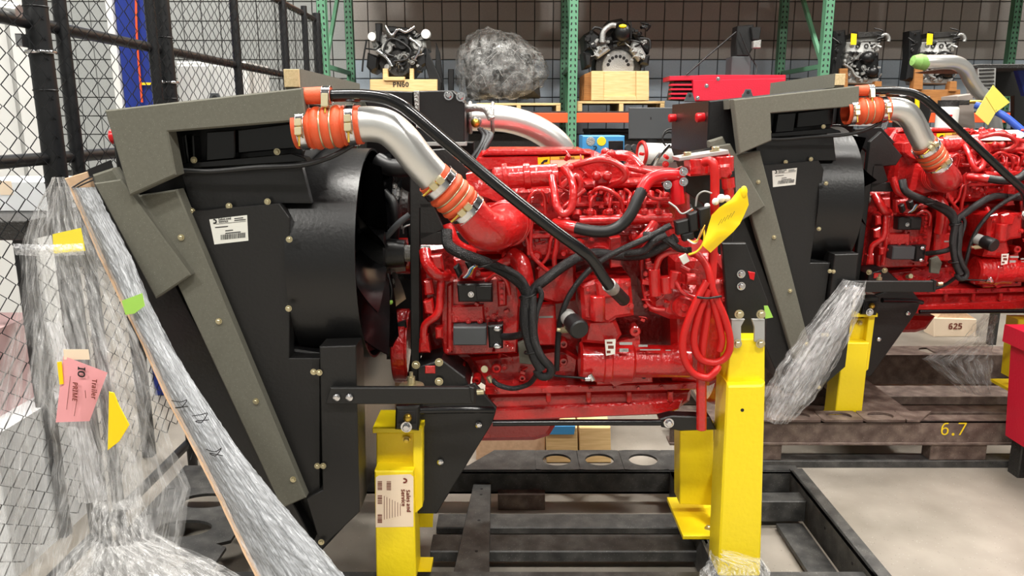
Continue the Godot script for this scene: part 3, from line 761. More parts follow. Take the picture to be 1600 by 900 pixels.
func bench_goods() -> void:
	var y := at(1000, 262, 5.4).y
	var t := thing("workbench", "grey workbench standing behind the red engine", "table", Vector3(1.0, 0, -5.6))
	var b := B.new(); b.bx(Vector3(0.35, y - 0.04, -5.0), Vector3(1.75, y, -6.2), 0.004); put(b, "bench_top", M.castdark, t)
	for x in [0.4, 1.7]:
		for z in [-5.05, -6.15]:
			b = B.new(); b.bx(Vector3(x - 0.03, 0, z - 0.03), Vector3(x + 0.03, y - 0.04, z + 0.03)); put(b, "leg", M.castdark, t)
	t = thing("monitor", "flat grey computer monitor with its back turned on the bench", "monitor", at(1020, 240, 5.2))
	b = B.new(); b.slab([[983, 168], [1056, 168], [1056, 217], [983, 217]], 5.2, 0.03, 0.004); put(b, "back_cover", M.grey, t)
	b = B.new(); b.slab([[985, 170], [1054, 170], [1054, 215], [985, 215]], 5.232, 0.006, 0.001); put(b, "screen", M.gloss, t)
	var mc := at(1020, 225, 5.2)
	b = B.new(); b.bx(Vector3(mc.x - 0.03, y, -5.21), Vector3(mc.x + 0.03, at(1020, 214, 5.2).y, -5.225)); put(b, "neck", M.black, t)
	b = B.new(); b.bx(Vector3(mc.x - 0.12, y, -5.12), Vector3(mc.x + 0.12, y + 0.012, -5.34)); put(b, "base", M.black, t)
	b = B.new(); b.slab([[1016, 183], [1018, 183], [1018, 187], [1016, 187]], 5.199, 0.002, 0.0); put(b, "emblem", M.ink, t)
	t = thing("gauge_box", "blue gauge box numbered two on the workbench", "meter", at(945, 245, 5.7))
	b = B.new(); b.bx(Vector3(at(914, 0, 5.8).x * 0.985, y, -5.7), Vector3(at(976, 212, 5.7).x, at(945, 212, 5.7).y, -6.0), 0.006); put(b, "case", M.bluebox, t)
	b = B.new(); disc(b, 923, 221, 5.695, 7, 0.02, 0.0); put(b, "dial", M.cast, t)
	b = B.new(); disc(b, 940, 221, 5.695, 7, 0.02, 0.0); put(b, "dial", M.inkyellow, t)
	b = B.new(); b.slab([[951, 220], [974, 220], [974, 234], [951, 234]], 5.695, 0.02, 0.002); put(b, "display_panel", M.black, t)
	lettering("2", at(930, 233, 5.685), Basis(), 0.05, M.ink, t)
	t = thing("dark_toolbox", "low dark toolbox next to the blue gauge box", "box", at(985, 250, 5.5))
	b = B.new(); b.slab([[950, 237], [1000, 236], [1000, 252], [950, 252]], 5.5, 0.2, 0.006); put(b, "body", M.castdark, t)
	for x in [982, 992]:
		b = B.new(); disc(b, x, 231, 5.5, 5, 0.06); put(b, "knob", M.grey, t)
	t = thing("white_duct", "short white duct piece with a red rim on the bench", "duct", at(1015, 250, 4.9))
	b = B.new(); b.lathe(at(1003, 240, 4.9), Vector3(1, 0, -0.25), [[0, 0.0], [0, 0.068], [0.2, 0.06], [0.2, 0]], 24); put(b, "sleeve", M.white, t)
	b = B.new(); b.torus(at(1003, 240, 4.9), Vector3(1, 0, -0.25), 0.07, 0.012); put(b, "rim", M.redhose, t)
	t = thing("cable_coil", "coiled black cable hanging over the bench behind the monitor", "cable", at(1045, 215, 4.7))
	b = B.new(); b.torus(at(1048, 216, 4.7), Vector3(0.3, 0.1, 1), 0.055, 0.006, 24, 6); put(b, "loops", M.rubber, t)
	b = B.new(); b.torus(at(1046, 218, 4.7), Vector3(0.2, 0.3, 1), 0.045, 0.006, 24, 6); put(b, "loops", M.rubber, t)
	b = B.new(); b.tube([[1040, 232, 4.7], [1028, 245, 4.7], [1016, 262, 4.8]], 0.012, 8); put(b, "loops", M.rubber, t)
	b = B.new(); b.tube([[1060, 200, 4.7], [1066, 198, 4.7], [1072, 206, 4.7], [1084, 214, 4.7]], 0.012, 8); put(b, "hook", M.chrome, t)
	b = B.new(); b.tube([[1046, 226, 4.65], [1030, 244, 4.65], [1022, 260, 4.7]], 0.014, 8); put(b, "hook", M.chrome, t)
	# grey exhaust pipe, filter can, hose and tags above the second engine
	t = thing("bench_cart", "dark cart carrying pipes behind the second red engine", "cart", Vector3(2.6, 0, -5.0))
	b = B.new(); b.bx(at(1395, 207, 4.9), Vector3(at(1700, 207, 4.9).x, at(1395, 212, 4.9).y - 0.03, -5.6), 0.005); put(b, "cart_top", M.castdark, t)
	for x in [1405, 1690]:
		for z in [-4.95, -5.5]:
			var q := at(x, 212, 4.9)
			b = B.new(); b.bx(Vector3(q.x - 0.025, 0, z - 0.025), Vector3(q.x + 0.025, q.y, z + 0.025)); put(b, "leg", M.castdark, t)
	b = B.new(); b.slab([[1500, 105], [1530, 100], [1640, 100], [1640, 107], [1515, 107]], 5.3, 0.6, 0.004); put(b, "upper_tray", M.castdark, t)
	b = B.new(); b.slab([[1540, 104], [1640, 104], [1640, 212], [1585, 212], [1585, 150], [1540, 150]], 5.7, 0.05, 0.004); put(b, "back_panel", M.blackplate, t)
	b = B.new(); b.slab([[1588, 104], [1600, 104], [1612, 150], [1602, 150]], 5.5, 0.05, 0.004); put(b, "blue_strut", M.bluecol, t)
	t = thing("air_grille", "small ribbed metal grille under the dark cart tray", "grille", at(1543, 118, 5.25))
	b = B.new(); b.slab([[1528, 106], [1557, 106], [1555, 145], [1530, 145]], 5.3, 0.15, 0.004); put(b, "body", M.lightgrey, t)
	for k in 6:
		b = B.new(); b.slab([[1531, 108 + k * 6], [1554, 107 + k * 6], [1554, 110 + k * 6], [1531, 111 + k * 6]], 5.29, 0.02, 0.002); put(b, "slat", M.castdark, t)
	t = thing("exhaust_pipe", "bent grey exhaust pipe with a green end cap", "pipe", at(1490, 130, 4.9))
	b = B.new(); b.tube([[1440, 97, 4.9], [1468, 97, 4.9], [1492, 98, 4.92], [1508, 108, 4.95], [1516, 124, 5.0], [1528, 142, 5.05], [1548, 162, 5.1], [1556, 205, 5.15]], 0.043, 18, 6); put(b, "tube", M.alu, t)
	b = B.new(); b.lathe(at(1440, 97, 4.9), Vector3(-1, 0.15, 0.1), [[-0.03, 0.046], [0.02, 0.046], [0.06, 0.03], [0.065, 0]], 20); put(b, "end_cap", mat(Color(0.5, 0.68, 0.36), 0.6), t)
	t = thing("filter_can", "white spin-on filter can with a dark head on the cart", "filter", at(1477, 207, 4.95))
	var c := at(1477, 206, 4.97)
	b = B.new(); b.lathe(c, Vector3.UP, [[0, 0], [0, 0.055], [0.012, 0.066], [0.14, 0.066], [0.155, 0.058], [0.155, 0]], 24); put(b, "can", M.whitecan, t)
	b = B.new(); b.lathe(c + Vector3(0, 0.155, 0), Vector3.UP, [[0, 0.06], [0.03, 0.06], [0.03, 0]], 20); b.box(c + Vector3(0.03, 0.18, 0), Vector3(0.16, 0.03, 0.08)); put(b, "head", M.castdark, t)
	b = B.new(); b.box(c + Vector3(-0.02, 0.1, 0.0665), Vector3(0.03, 0.012, 0.003), Basis(), 0.0); put(b, "red_print", M.redcap, t)
	b = B.new(); b.tube([c + Vector3(0.09, 0.18, 0), c + Vector3(0.14, 0.185, 0.02), c + Vector3(0.2, 0.18, 0.03)], 0.012, 10); put(b, "fitting", M.brass, t)
	b = B.new(); b.tube([[1524, 164, 4.9], [1545, 170, 4.85], [1570, 182, 4.8], [1600, 206, 4.75], [1640, 232, 4.7]], 0.022, 12)
	solo(b, "blue_hose", M.bluehose, "blue hose leading off the white filter can", "hose")
	t = thing("paper_tag", "folded yellow paper tag hanging by the blue hose", "tag", at(1550, 165, 4.78))
	b = B.new(); b.slab([[1552, 133], [1578, 160], [1556, 176], [1540, 150]], 4.78, 0.004, 0.001); put(b, "upper_leaf", mat(Color(0.93, 0.86, 0.38), 0.6), t)
	b = B.new(); b.slab([[1540, 150], [1556, 176], [1544, 196], [1524, 178]], 4.784, 0.004, 0.001); put(b, "lower_leaf", mat(Color(0.9, 0.84, 0.42), 0.6), t)
	b = B.new(); b.tube([[1556, 172, 4.78], [1560, 176, 4.82]], 0.003, 6, 1); put(b, "string", M.rubber, t)
	b = B.new(); b.slab([[1405, 148], [1422, 147], [1430, 165], [1430, 196], [1405, 198]], 4.95, 0.1, 0.01); b.slab([[1428, 148], [1456, 150], [1458, 175], [1450, 205], [1430, 205]], 5.0, 0.2, 0.02)
	solo(b, "black_housing", M.black, "rounded black housing beside the white filter can", "machine part")
	b = B.new(); b.slab([[1432, 145], [1437, 145], [1437, 195], [1431, 195]], 4.9, 0.02, 0.002)
	solo(b, "yellow_strip", M.yellow, "narrow yellow strip in front of the black housing", "strip")
	b = B.new(); b.slab([[1496, 150], [1520, 146], [1525, 205], [1496, 206]], 5.2, 0.2, 0.004)
	solo(b, "grey_carton", mat(Color(0.62, 0.58, 0.55), 0.7), "grey carton behind the filter can on the cart", "box")
# ---------------------------------------------------------------- skids and stands
func skids() -> void:
	var t := thing("engine_skid", "black steel skid frame under the large red engine", "skid", Vector3(-0.1, 0, -2.65))
	var b := B.new()
	b.bx(Vector3(-1.42, 0.055, -3.04), Vector3(1.23, 0.16, -3.052), 0.002); b.bx(Vector3(-1.42, 0.148, -3.04), Vector3(1.23, 0.16, -3.1), 0.002); b.bx(Vector3(-1.42, 0.055, -3.04), Vector3(1.23, 0.067, -3.1), 0.002)
	put(b, "rear_rail", M.skid, t)
	b = B.new()
	b.bx(Vector3(-1.42, 0.0, -2.1), Vector3(1.23, 0.13, -2.115), 0.002); b.bx(Vector3(-1.42, 0.115, -2.1), Vector3(1.23, 0.13, -2.34), 0.002)
	put(b, "front_rail", M.skid, t)
	b = B.new()
	for x in [0.197, 0.385, 0.577]: b.holed(Transform3D(Basis(), Vector3(x, 0.166, -3.145)), 0.19, 0.2, 0.063, 0.06, 0.01)
	b.prism(PackedVector2Array([Vector2(-0.22, -0.1), Vector2(0.102, -0.1), Vector2(0.102, 0.1), Vector2(-0.08, 0.1)]), Transform3D(Basis(Vector3(1, 0, 0), -PI / 2), Vector3(0, 0.166, -3.145)), 0.01, 0.001)
	b.bx(Vector3(0.672, 0.156, -3.045), Vector3(0.86, 0.166, -3.245), 0.001)
	put(b, "hole_plate", M.skid, t)
	b = B.new()
	b.bx(Vector3(1.19, 0.02, -1.9), Vector3(1.2, 0.165, -3.04), 0.001); b.bx(Vector3(1.19, 0.15, -1.9), Vector3(1.245, 0.165, -3.06), 0.002)
	var er := put(b, "end_rail", M.skid, t)
	for z in [-2.2, -2.42, -2.66, -2.92]:
		b = B.new(); b.lathe(Vector3(1.1895, 0.11, z), Vector3(-1, 0, 0), [[0, 0.006], [0.0008, 0.006], [0.0008, 0]], 10); put(b, "rail_hole", M.ink, er)
	b = B.new(); b.bx(Vector3(1.07, 0.012, -2.0), Vector3(1.175, 0.03, -2.84), 0.003); put(b, "flat_plate", M.skid, t)
	b = B.new(); b.bx(Vector3(0.92, 0.03, -2.85), Vector3(1.19, 0.12, -2.93), 0.003); put(b, "short_crossmember", M.skid, t)
	b = B.new(); b.bx(Vector3(-0.3, 0.04, -2.54), Vector3(0.68, 0.085, -2.66), 0.004); put(b, "fork_tube", M.skid, t)
	b = B.new(); b.bx(Vector3(-0.3, 0.02, -2.77), Vector3(0.7, 0.05, -2.88), 0.004); put(b, "fork_tube", M.skid, t)
	b = B.new(); b.bx(Vector3(-0.3, 0.01, -2.3), Vector3(0.68, 0.04, -2.4), 0.004); put(b, "fork_tube", M.skid, t)
	b = B.new(); b.bx(Vector3(0.675, 0.02, -2.12), Vector3(0.695, 0.16, -3.04), 0.002); b.bx(Vector3(0.675, 0.145, -2.12), Vector3(0.85, 0.16, -3.04), 0.002); put(b, "cross_beam", M.skid, t)
	b = B.new()
	b.prism(PackedVector2Array([Vector2(-0.21, -2.2), Vector2(-0.075, -2.2), Vector2(-0.09, -3.035), Vector2(-0.164, -3.035)]), Transform3D(Basis(Vector3(1, 0, 0), Vector3(0, 0, 1), Vector3(0, -1, 0)), Vector3(0, 0.087, 0)), 0.022, 0.002)
	var fb := put(b, "flat_crossbar", M.skid, t)
	for z in [-2.98, -2.93, -2.72, -2.5]:
		b = B.new(); b.lathe(Vector3(-0.128, 0.109, z), Vector3.UP, [[0, 0.006], [0.0008, 0.006], [0.0008, 0]], 10); put(b, "bar_hole", M.ink, fb)
	b = B.new()
	for k in 3:
		b.holed(Transform3D(Basis(), Vector3(-1.2 + 0.06 * k * 0, 0.166, -2.35 - 0.21 * k)), 0.4, 0.21, 0.1, 0.06, 0.012)
	b.bx(Vector3(-1.42, 0.03, -2.0), Vector3(-1.4, 0.154, -3.04), 0.002); b.bx(Vector3(-1.4, 0.154, -2.0), Vector3(-1.0, 0.166, -2.245), 0.001); b.bx(Vector3(-1.4, 0.154, -2.875), Vector3(-1.0, 0.166, -3.04), 0.001)
	put(b, "end_hole_plate", M.skid, t)
	b = B.new(); b.bx(Vector3(-0.06, 0, -3.0), Vector3(0.14, 0.075, -3.12), 0.004)
	solo(b, "skid_block", M.skidbrown, "dark brown block under the rear rail of the black skid", "block")
	# floor goods behind the engine
	b = B.new(); b.slab([[744, 668], [852, 664], [852, 720], [744, 720]], 3.5, 0.35, 0.004)
	var p0 := at(800, 704, 3.5).y
	solo(b, "cardboard_sheet", M.card, "flat pale cardboard pack on the floor behind the engine", "cardboard")
	for k in 2:
		b = B.new(); b.slab([[853 + k * 52, 668], [902 + k * 52, 668], [903 + k * 52, 723], [854 + k * 52, 723]], 3.46, 0.5, 0.004)
		solo(b, "wood_plank", M.wood, ["wood plank with a blue patch behind the engine", "plain wood plank beside the one with the blue patch"][k], "plank")
	b = B.new(); b.slab([[854, 666], [899, 666], [897, 679], [854, 679]], 3.455, 0.01, 0.001)
	solo(b, "blue_pack", M.bluebox, "small blue pack lying on the wood plank", "pack")
	b = B.new(); b.slab([[578, 560], [606, 560], [640, 700], [578, 700]], 3.2, 0.1, 0.004); b.slab([[606, 560], [640, 560], [640, 700], [606, 700]], 3.19, 0.05, 0.004)
	solo(b, "cardboard_box", M.card, "tall cardboard box behind the red crank pulley", "box")
	# second skid
	t = thing("engine_skid", "rusty brown steel skid frame stencilled in yellow", "skid", Vector3(2.1, 0, -4.0))
	var h := 0.235
	b = B.new()
	b.bx(Vector3(0.75, 0.125, -3.42), Vector3(3.6, h, -3.432), 0.002); b.bx(Vector3(0.75, h - 0.012, -3.42), Vector3(3.6, h, -3.5), 0.002); b.bx(Vector3(0.75, 0.115, -3.41), Vector3(3.6, 0.127, -3.5), 0.002)
	var fr := put(b, "front_rail", M.skidbrown, t)
	var px := 1477.0
	for ch in ["6", ".", "7"]:
		lettering(ch, at(px, 671 if ch != "." else 672, 3.417), Basis(), 0.062, M.inkyellow, fr, "stencilled_character", true); px += 13.0
	b = B.new()
	for k in 3: b.holed(Transform3D(Basis(), Vector3(at(1245 + 65 * k, 655, 3.46).x, h + 0.012, -3.46)), 0.196, 0.12, 0.06, 0.045, 0.011)
	b.prism(PackedVector2Array([Vector2(0, -0.06), Vector2(0.06, -0.06), Vector2(0.18, 0.06), Vector2(0, 0.06)]), Transform3D(Basis(Vector3(1, 0, 0), -PI / 2), Vector3(at(1375, 655, 3.46).x + 0.098, h + 0.012, -3.46)), 0.011, 0.001)
	b.bx(Vector3(0.75, h + 0.001, -3.4), Vector3(at(1245, 655, 3.46).x - 0.098, h + 0.012, -3.52), 0.001)
	put(b, "hole_plate", M.skidbrown, t)
	b = B.new(); b.bx(Vector3(0.75, 0, -3.41), Vector3(3.6, 0.035, -3.5), 0.002); put(b, "runner", M.skid, t)
	b = B.new(); b.bx(Vector3(0.75, 0.05, -4.47), Vector3(3.6, h, -4.485), 0.002); b.bx(Vector3(2.6, h - 0.01, -4.47), Vector3(3.6, h, -4.66), 0.002); put(b, "rear_rail", M.skidbrown, t)
	b = B.new()
	for k in 2: b.holed(Transform3D(Basis(), Vector3(at(1453 + 52 * k, 550, 4.56).x, h + 0.001, -4.565)), 0.195, 0.19, 0.062, 0.06, 0.011)
	b.bx(Vector3(0.75, h - 0.01, -4.47), Vector3(at(1453, 550, 4.56).x - 0.0975, h + 0.001, -4.66), 0.001)
	put(b, "rear_hole_plate", M.skidbrown, t)
	for q in [[0.1, 4.12, 4.3], [0.13, 3.8, 3.9]]:
		b = B.new(); b.bx(Vector3(0.8, q[0] - 0.05, -q[1]), Vector3(3.5, q[0], -q[2]), 0.003); put(b, "fork_tube", M.skidbrown, t)
	for x in [[0.95, 1.1], [1.7, 1.95], [3.0, 3.25]]:
		b = B.new(); b.bx(Vector3(x[0], h - 0.03, -3.48), Vector3(x[1], h - 0.002, -4.47), 0.003); put(b, "cross_beam", M.skidbrown, t)
	for q in [[1441, 1527], [1160, 1213]]:
		b = B.new(); b.bx(Vector3(at(q[0], 690, 3.5).x, 0.035, -3.42), Vector3(at(q[1], 690, 3.5).x, 0.115, -3.5), 0.003)
		solo(b, "skid_block", M.skidbrown, "brown wood block under the stencilled skid rail" if q[0] > 1300 else "brown wood block where the two skids meet", "block")
	t = thing("small_carton", "small pale carton with red stamp behind the brown skid", "box", at(1492, 526, 5.7))
	b = B.new(); b.slab([[1459, 497], [1526, 499], [1526, 526], [1459, 526]], 5.7, 0.15, 0.003); put(b, "body", M.labelcream, t)
	b = B.new(); b.slab([[1470, 489], [1510, 489], [1524, 498], [1462, 498]], 5.72, 0.12, 0.003); put(b, "flap", M.card, t)
	lettering("625", at(1493, 510, 5.695), Basis(), 0.05, M.inkbrown, t)

func stands() -> Array:
	var out := []
	var t := thing("support_stand", "yellow steel stand with a paper label beside the black shroud", "stand", Vector3(at(618, 890, 2.35).x, 0.13, -2.35))
	var b := B.new(); b.slab([[588, 676], [650, 676], [650, 742], [588, 742]], 2.345, 0.09, 0.003); put(b, "upper_channel", M.yellow, t)
	b = B.new(); b.slab([[645, 674], [660, 674], [660, 792], [646, 806]], 2.31, 0.13, 0.002); put(b, "side_web", M.yellow, t)
	b = B.new(); b.slab([[585, 736], [646, 736], [650, 906], [588, 906]], 2.28, 0.13, 0.004); put(b, "lower_column", M.yellow, t)
	b = B.new(); b.slab([[582, 669], [660, 669], [660, 677], [582, 677]], 2.29, 0.16, 0.002); put(b, "top_plate", M.yellow, t)
	b = B.new(); b.slab([[648, 824], [676, 824], [678, 770], [650, 800]], 2.48, 0.01, 0.001); put(b, "gusset", M.yellow, t)
	var q := at(618, 905, 2.28)
	b = B.new(); b.bx(Vector3(q.x - 0.058, 0.115, -2.285), Vector3(q.x + 0.11, 0.13, -2.43), 0.002); put(b, "base_plate", M.yellow, t)
	b = B.new(); b.bolt(at(635, 686, 2.34), 0.009, Vector3(0, -0.5, 1)); put(b, "bolt", M.zinc, t)
	out.append(t)
	# paper label
	var l := thing("paper_label", "cream paper label with barcodes stuck on the yellow stand", "label", at(616, 784, 2.279))
	b = B.new(); b.slab([[587, 746], [592, 743], [641, 741], [646, 745], [646, 823], [587, 824]], 2.2788, 0.0008, 0.0); put(b, "sheet", M.labelcream, l)
	var turn := Basis(Vector3(0, 0, 1), -PI / 2)
	lettering("Sales and", at(638, 783, 2.277), turn, 0.013, M.inkbrown, l)
	lettering("Service", at(630, 778, 2.277), turn, 0.013, M.inkbrown, l)
	emblem(l, at(632, 751, 2.277), 0.009, M.inkbrown)
	b = B.new()
	var rng := RandomNumberGenerator.new(); rng.seed = 3
	for y in [752, 774, 804]:
		for x in [[590, 597], [604, 611]]:
			if y > 760 and x[0] > 600: continue
			var yy: float = y
			while yy < y + 14:
				var w := rng.randf_range(0.5, 1.2)
				b.slab([[x[0], yy], [x[1], yy], [x[1], yy + w], [x[0], yy + w]], 2.2779, 0.0004, 0.0); yy += w + rng.randf_range(0.5, 1.2)
	for k in 7:
		var x := 600.0 + k * 4.2
		b.slab([[x, 775 + k * 2], [x + 0.7, 775 + k * 2], [x + 0.7, 812 - k], [x, 812 - k]], 2.2779, 0.0004, 0.0)
	put(b, "barcode_print", M.inkbrown, l)
	out.append(l)
	t = thing("support_stand", "tall yellow steel stand at the flywheel end of engine", "stand", Vector3(at(1155, 895, 2.3).x, 0.13, -2.3))
	b = B.new(); b.slab([[1141, 530], [1195, 530], [1195, 602], [1136, 602]], 2.31, 0.1, 0.003); put(b, "upper_plate", M.yellow, t)
	b = B.new(); b.slab([[1136, 598], [1140, 603], [1189, 602], [1196, 598], [1188, 904], [1122, 904]], 2.27, 0.13, 0.006); put(b, "lower_column", M.yellow, t)
	b = B.new(); disc(b, 1160, 641, 2.269, 3, 0.002, 0.0, 12); put(b, "plate_hole", M.ink, t)
	q = at(1155, 904, 2.27)
	b = B.new(); b.bx(Vector3(q.x - 0.07, 0.115, -2.24), Vector3(q.x + 0.07, 0.13, -2.4), 0.002); put(b, "base_plate", M.yellow, t)
	for s in [[1143, 1158], [1179, 1195]]:
		b = B.new(); b.slab([[s[0], 499], [s[1] + (6 if s[0] < 1150 else 0), 499], [s[1], 510], [s[1], 534], [s[0], 540]] if s[0] < 1150 else [[s[0] - 4, 499], [s[1], 499], [s[1], 538], [s[0], 534], [s[0], 512]], 2.3, 0.012, 0.001); put(b, "shim_plate", M.lightgrey, t)
	for p in [[1155, 491], [1189, 491], [1152, 537], [1188, 537]]:
		b = B.new(); b.bolt(at(p[0], p[1], 2.296), 0.0095); put(b, "bolt", M.zinc, t)
	out.append(t)
	t = thing("support_stand", "short yellow steel stand with gusset under the flywheel housing", "stand", Vector3(at(1092, 820, 2.62).x, 0.16, -2.62))
	b = B.new(); b.slab([[1062, 660], [1115, 660], [1115, 790], [1062, 788]], 2.62, 0.1, 0.003); put(b, "column", M.yellow, t)
	b = B.new(); var c0 := at(1112, 788, 2.62)
	b.prism(PackedVector2Array([Vector2(0, 0), Vector2(0.12, 0), Vector2(0.0, 0.21)]), Transform3D(Basis(Vector3(0, 0, 1), Vector3.UP, Vector3(-1, 0, 0)), Vector3(c0.x, 0.176, -2.62)), 0.008, 0.001); put(b, "gusset", M.yellow, t)
	b = B.new(); b.bx(Vector3(at(1062, 800, 2.6).x - 0.01, 0.161, -2.49), Vector3(c0.x + 0.03, 0.176, -2.78), 0.002); put(b, "base_plate", M.yellow, t)
	b = B.new(); b.bolt(Vector3(c0.x - 0.03, 0.177, -2.54), 0.009, Vector3.UP); put(b, "bolt", M.zinc, t)
	out.append(t)
	return out

# a round letter-C badge of two strokes
func emblem(parent: Node, p: Vector3, r: float, m: Material) -> void:
	var b := B.new()
	b.lathe(p, Vector3(0, 0, 1), [[0, r], [0.0005, r], [0.0005, r * 0.45], [0, r * 0.45]], 18, 0.9, 5.2)
	put(b, "emblem", m, parent)

# ---------------------------------------------------------------- cooling pack
func cooling_pack() -> Array:
	var t := thing("cooling_pack", "black radiator pack edged with olive foam before the large engine", "radiator", at(520, 868, 2.6))
	var b := B.new()
	b.slab([[170, 174], [474, 141], [478, 232], [452, 300], [452, 545], [556, 560], [560, 800], [502, 862], [470, 850], [186, 302]], 2.25, 0.8, 0.006); put(b, "core_case", M.black, t)
	b = B.new(); b.slab([[112, 302], [188, 286], [490, 846], [440, 858]], 2.2, 0.08, 0.003); put(b, "front_guard", M.black, t)
	b = B.new(); b.slab([[275, 332], [436, 318], [452, 340], [452, 560], [500, 560], [500, 771], [478, 776]], 2.195, 0.055, 0.002); put(b, "side_panel", M.blackplate, t)
	b = B.new(); b.slab([[282, 268], [470, 255], [486, 318], [436, 318], [300, 330]], 2.215, 0.03, 0.002); put(b, "upper_panel", M.black, t)
	for q in [[[284, 214], [290, 210], [295, 254], [290, 262]], [[298, 212], [302, 212], [304, 250], [300, 252]], [[322, 206], [367, 203], [367, 248], [322, 252]], [[371, 203], [458, 192], [460, 232], [372, 240]]]:
		b = B.new(); b.slab(q, 2.2, 0.05, 0.003); put(b, "tank_rib", M.gloss, t)
	b = B.new(); b.slab([[276, 256], [455, 240], [475, 246], [480, 252], [276, 264]], 2.19, 0.06, 0.002); put(b, "ledge", M.gloss, t)
	# fan shroud drum
	var c := at(452, 396, 2.525)
	var x1: float = at(556, 396, 2.2).x
	var x0: float = at(447, 396, 2.2).x
	b = B.new(); b.lathe(Vector3(x0, c.y, c.z), Vector3(1, 0, 0), [[0, 0.345], [x1 - x0, 0.345], [x1 - x0, 0.338], [0.02, 0.338]], 72); put(b, "fan_shroud", M.black, t)
	b = B.new(); b.slab([[499, 542], [556, 540], [562, 800], [502, 857], [478, 779], [504, 766]], 2.17, 0.12, 0.003); put(b, "lower_side_panel", M.blackplate, t)
	# foam
	b = B.new(); b.slab([[163, 172], [472, 137], [478, 188], [262, 206], [275, 273], [202, 306]], 2.1, 0.058, 0.004); put(b, "foam_seal", M.foam, t)
	b = B.new(); b.slab([[146, 286], [188, 280], [298, 430], [243, 467]], 2.13, 0.045, 0.004); put(b, "foam_seal", M.foam, t)
	b = B.new()
	b.slab([[143, 273], [176, 262], [189, 283], [147, 289]], 2.15, 0.045, 0.006); put(b, "foam_seal", M.foam, t)
	b = B.new(); b.slab([[212, 306], [276, 296], [478, 778], [440, 795]], 2.16, 0.05, 0.004); put(b, "foam_seal", M.foam, t)
	var p := at(163, 172, 2.1); var p2 := at(472, 137, 2.1)
	# foam along the far top edges
	var slope := (p2 - p).normalized()
	b = B.new(); b.bar(Vector3(p.x + 0.035, p.y - 0.015, -2.16), Vector3(p.x + 0.035, p.y - 0.015, -3.05), 0.07, 0.04, 0.004, Vector3(-slope.y, slope.x, 0)); put(b, "foam_seal", M.foam, t)
	b = B.new(); b.bar(Vector3(p.x, p.y - 0.03, -3.03), Vector3(p2.x, p2.y - 0.03, -3.03), 0.05, 0.06, 0.004); put(b, "foam_seal", M.foam, t)
	var a0 := at(441, 107, 2.18); var a1 := at(469, 136, 2.18)
	b = B.new(); b.bx(Vector3(a0.x, a0.y, -2.19), Vector3(a1.x, a1.y - 0.01, -3.04), 0.004); var fbar := put(b, "foam_bar", M.foam, t)
	b = B.new(); b.bx(Vector3(a0.x + 0.002, a0.y - 0.002, -2.183), Vector3(a1.x - 0.002, a1.y, -2.19), 0.001); put(b, "cut_end", M.foamend, fbar)
	# top cover so that the pack is closed
	b = B.new(); b.bar(Vector3(lerpf(p.x, p2.x, 0.5), lerpf(p.y, p2.y, 0.5) - 0.028, -2.17), Vector3(lerpf(p.x, p2.x, 0.5), lerpf(p.y, p2.y, 0.5) - 0.028, -3.04), 0.5, 0.02, 0.003, Vector3(-slope.y, slope.x, 0)); put(b, "top_cover", M.foam, t)
	# lifting eye
	for dz in [2.45, 2.9]:
		var e := at(335, 147, dz)
		e.y = lerpf(p.y, p2.y, 0.55) - 0.02
		b = B.new()
		b.prism(PackedVector2Array([Vector2(-0.03, 0), Vector2(0.03, 0), Vector2(0.012, 0.045), Vector2(-0.012, 0.045)]), Transform3D(Basis(), e), 0.008, 0.001)
		var le := put(b, "lifting_eye", M.grey, t)
		b = B.new(); b.lathe(e + Vector3(0, 0.03, 0.0005), Vector3(0, 0, 1), [[0, 0.008], [0.0006, 0.008], [0.0006, 0]], 14); put(b, "eye_hole", M.ink, le)
	# caps on the front face
	for z in [2.32, 2.94]:
		var k := at(204, 212, 2.32); k.z = -z
		b = B.new(); b.lathe(k, Vector3(-1, -0.1, 0), [[0, 0.016], [0.03, 0.016], [0.03, 0]], 14); put(b, "filler_neck", M.chrome, t)
		b = B.new(); b.lathe(k + Vector3(-0.02, 0, 0), Vector3(-1, -0.1, 0), [[0, 0.02], [0.035, 0.022], [0.04, 0.015], [0.04, 0]], 14); put(b, "filler_cap", M.redcap, t)
	# bolts
	for q in [[300, 330, 2.2], [358, 322, 2.2], [418, 315, 2.2], [452, 374, 2.17], [451, 482, 2.17], [283, 371, 2.16], [342, 502, 2.16], [400, 627, 2.16], [458, 749, 2.16], [303, 250, 2.19], [433, 237, 2.19], [490, 581, 2.165], [499, 582, 2.165], [496, 728, 2.165], [505, 728, 2.165], [502, 847, 2.16]]:
		b = B.new(); b.bolt(at(q[0], q[1], q[2] - 0.002), 0.0062); put(b, "bolt", M.zinc, t)
	b = B.new(); b.tube([[276, 266, 2.18], [330, 268, 2.17], [400, 262, 2.16], [470, 258, 2.15], [515, 246, 2.13], [552, 226, 2.13]], 0.0075, 8); put(b, "overflow_hose", M.rubber, t)
	# serial label
	b = B.new(); b.slab([[327, 343], [386, 336], [388, 376], [335, 382]], 2.1935, 0.001, 0.0)
	var l := put(b, "serial_label", M.paper, t); l.set_meta("label", "white serial label with badge and barcode")
	emblem(l, at(335, 346, 2.192), 0.007, M.ink)
	var tilt := Basis(Vector3(0, 0, 1), 0.1)
	lettering("Sales and", at(351, 342, 2.192), tilt, 0.006, M.ink, l)
	lettering("Service", at(349, 346, 2.192), tilt, 0.006, M.ink, l)
	b = B.new()
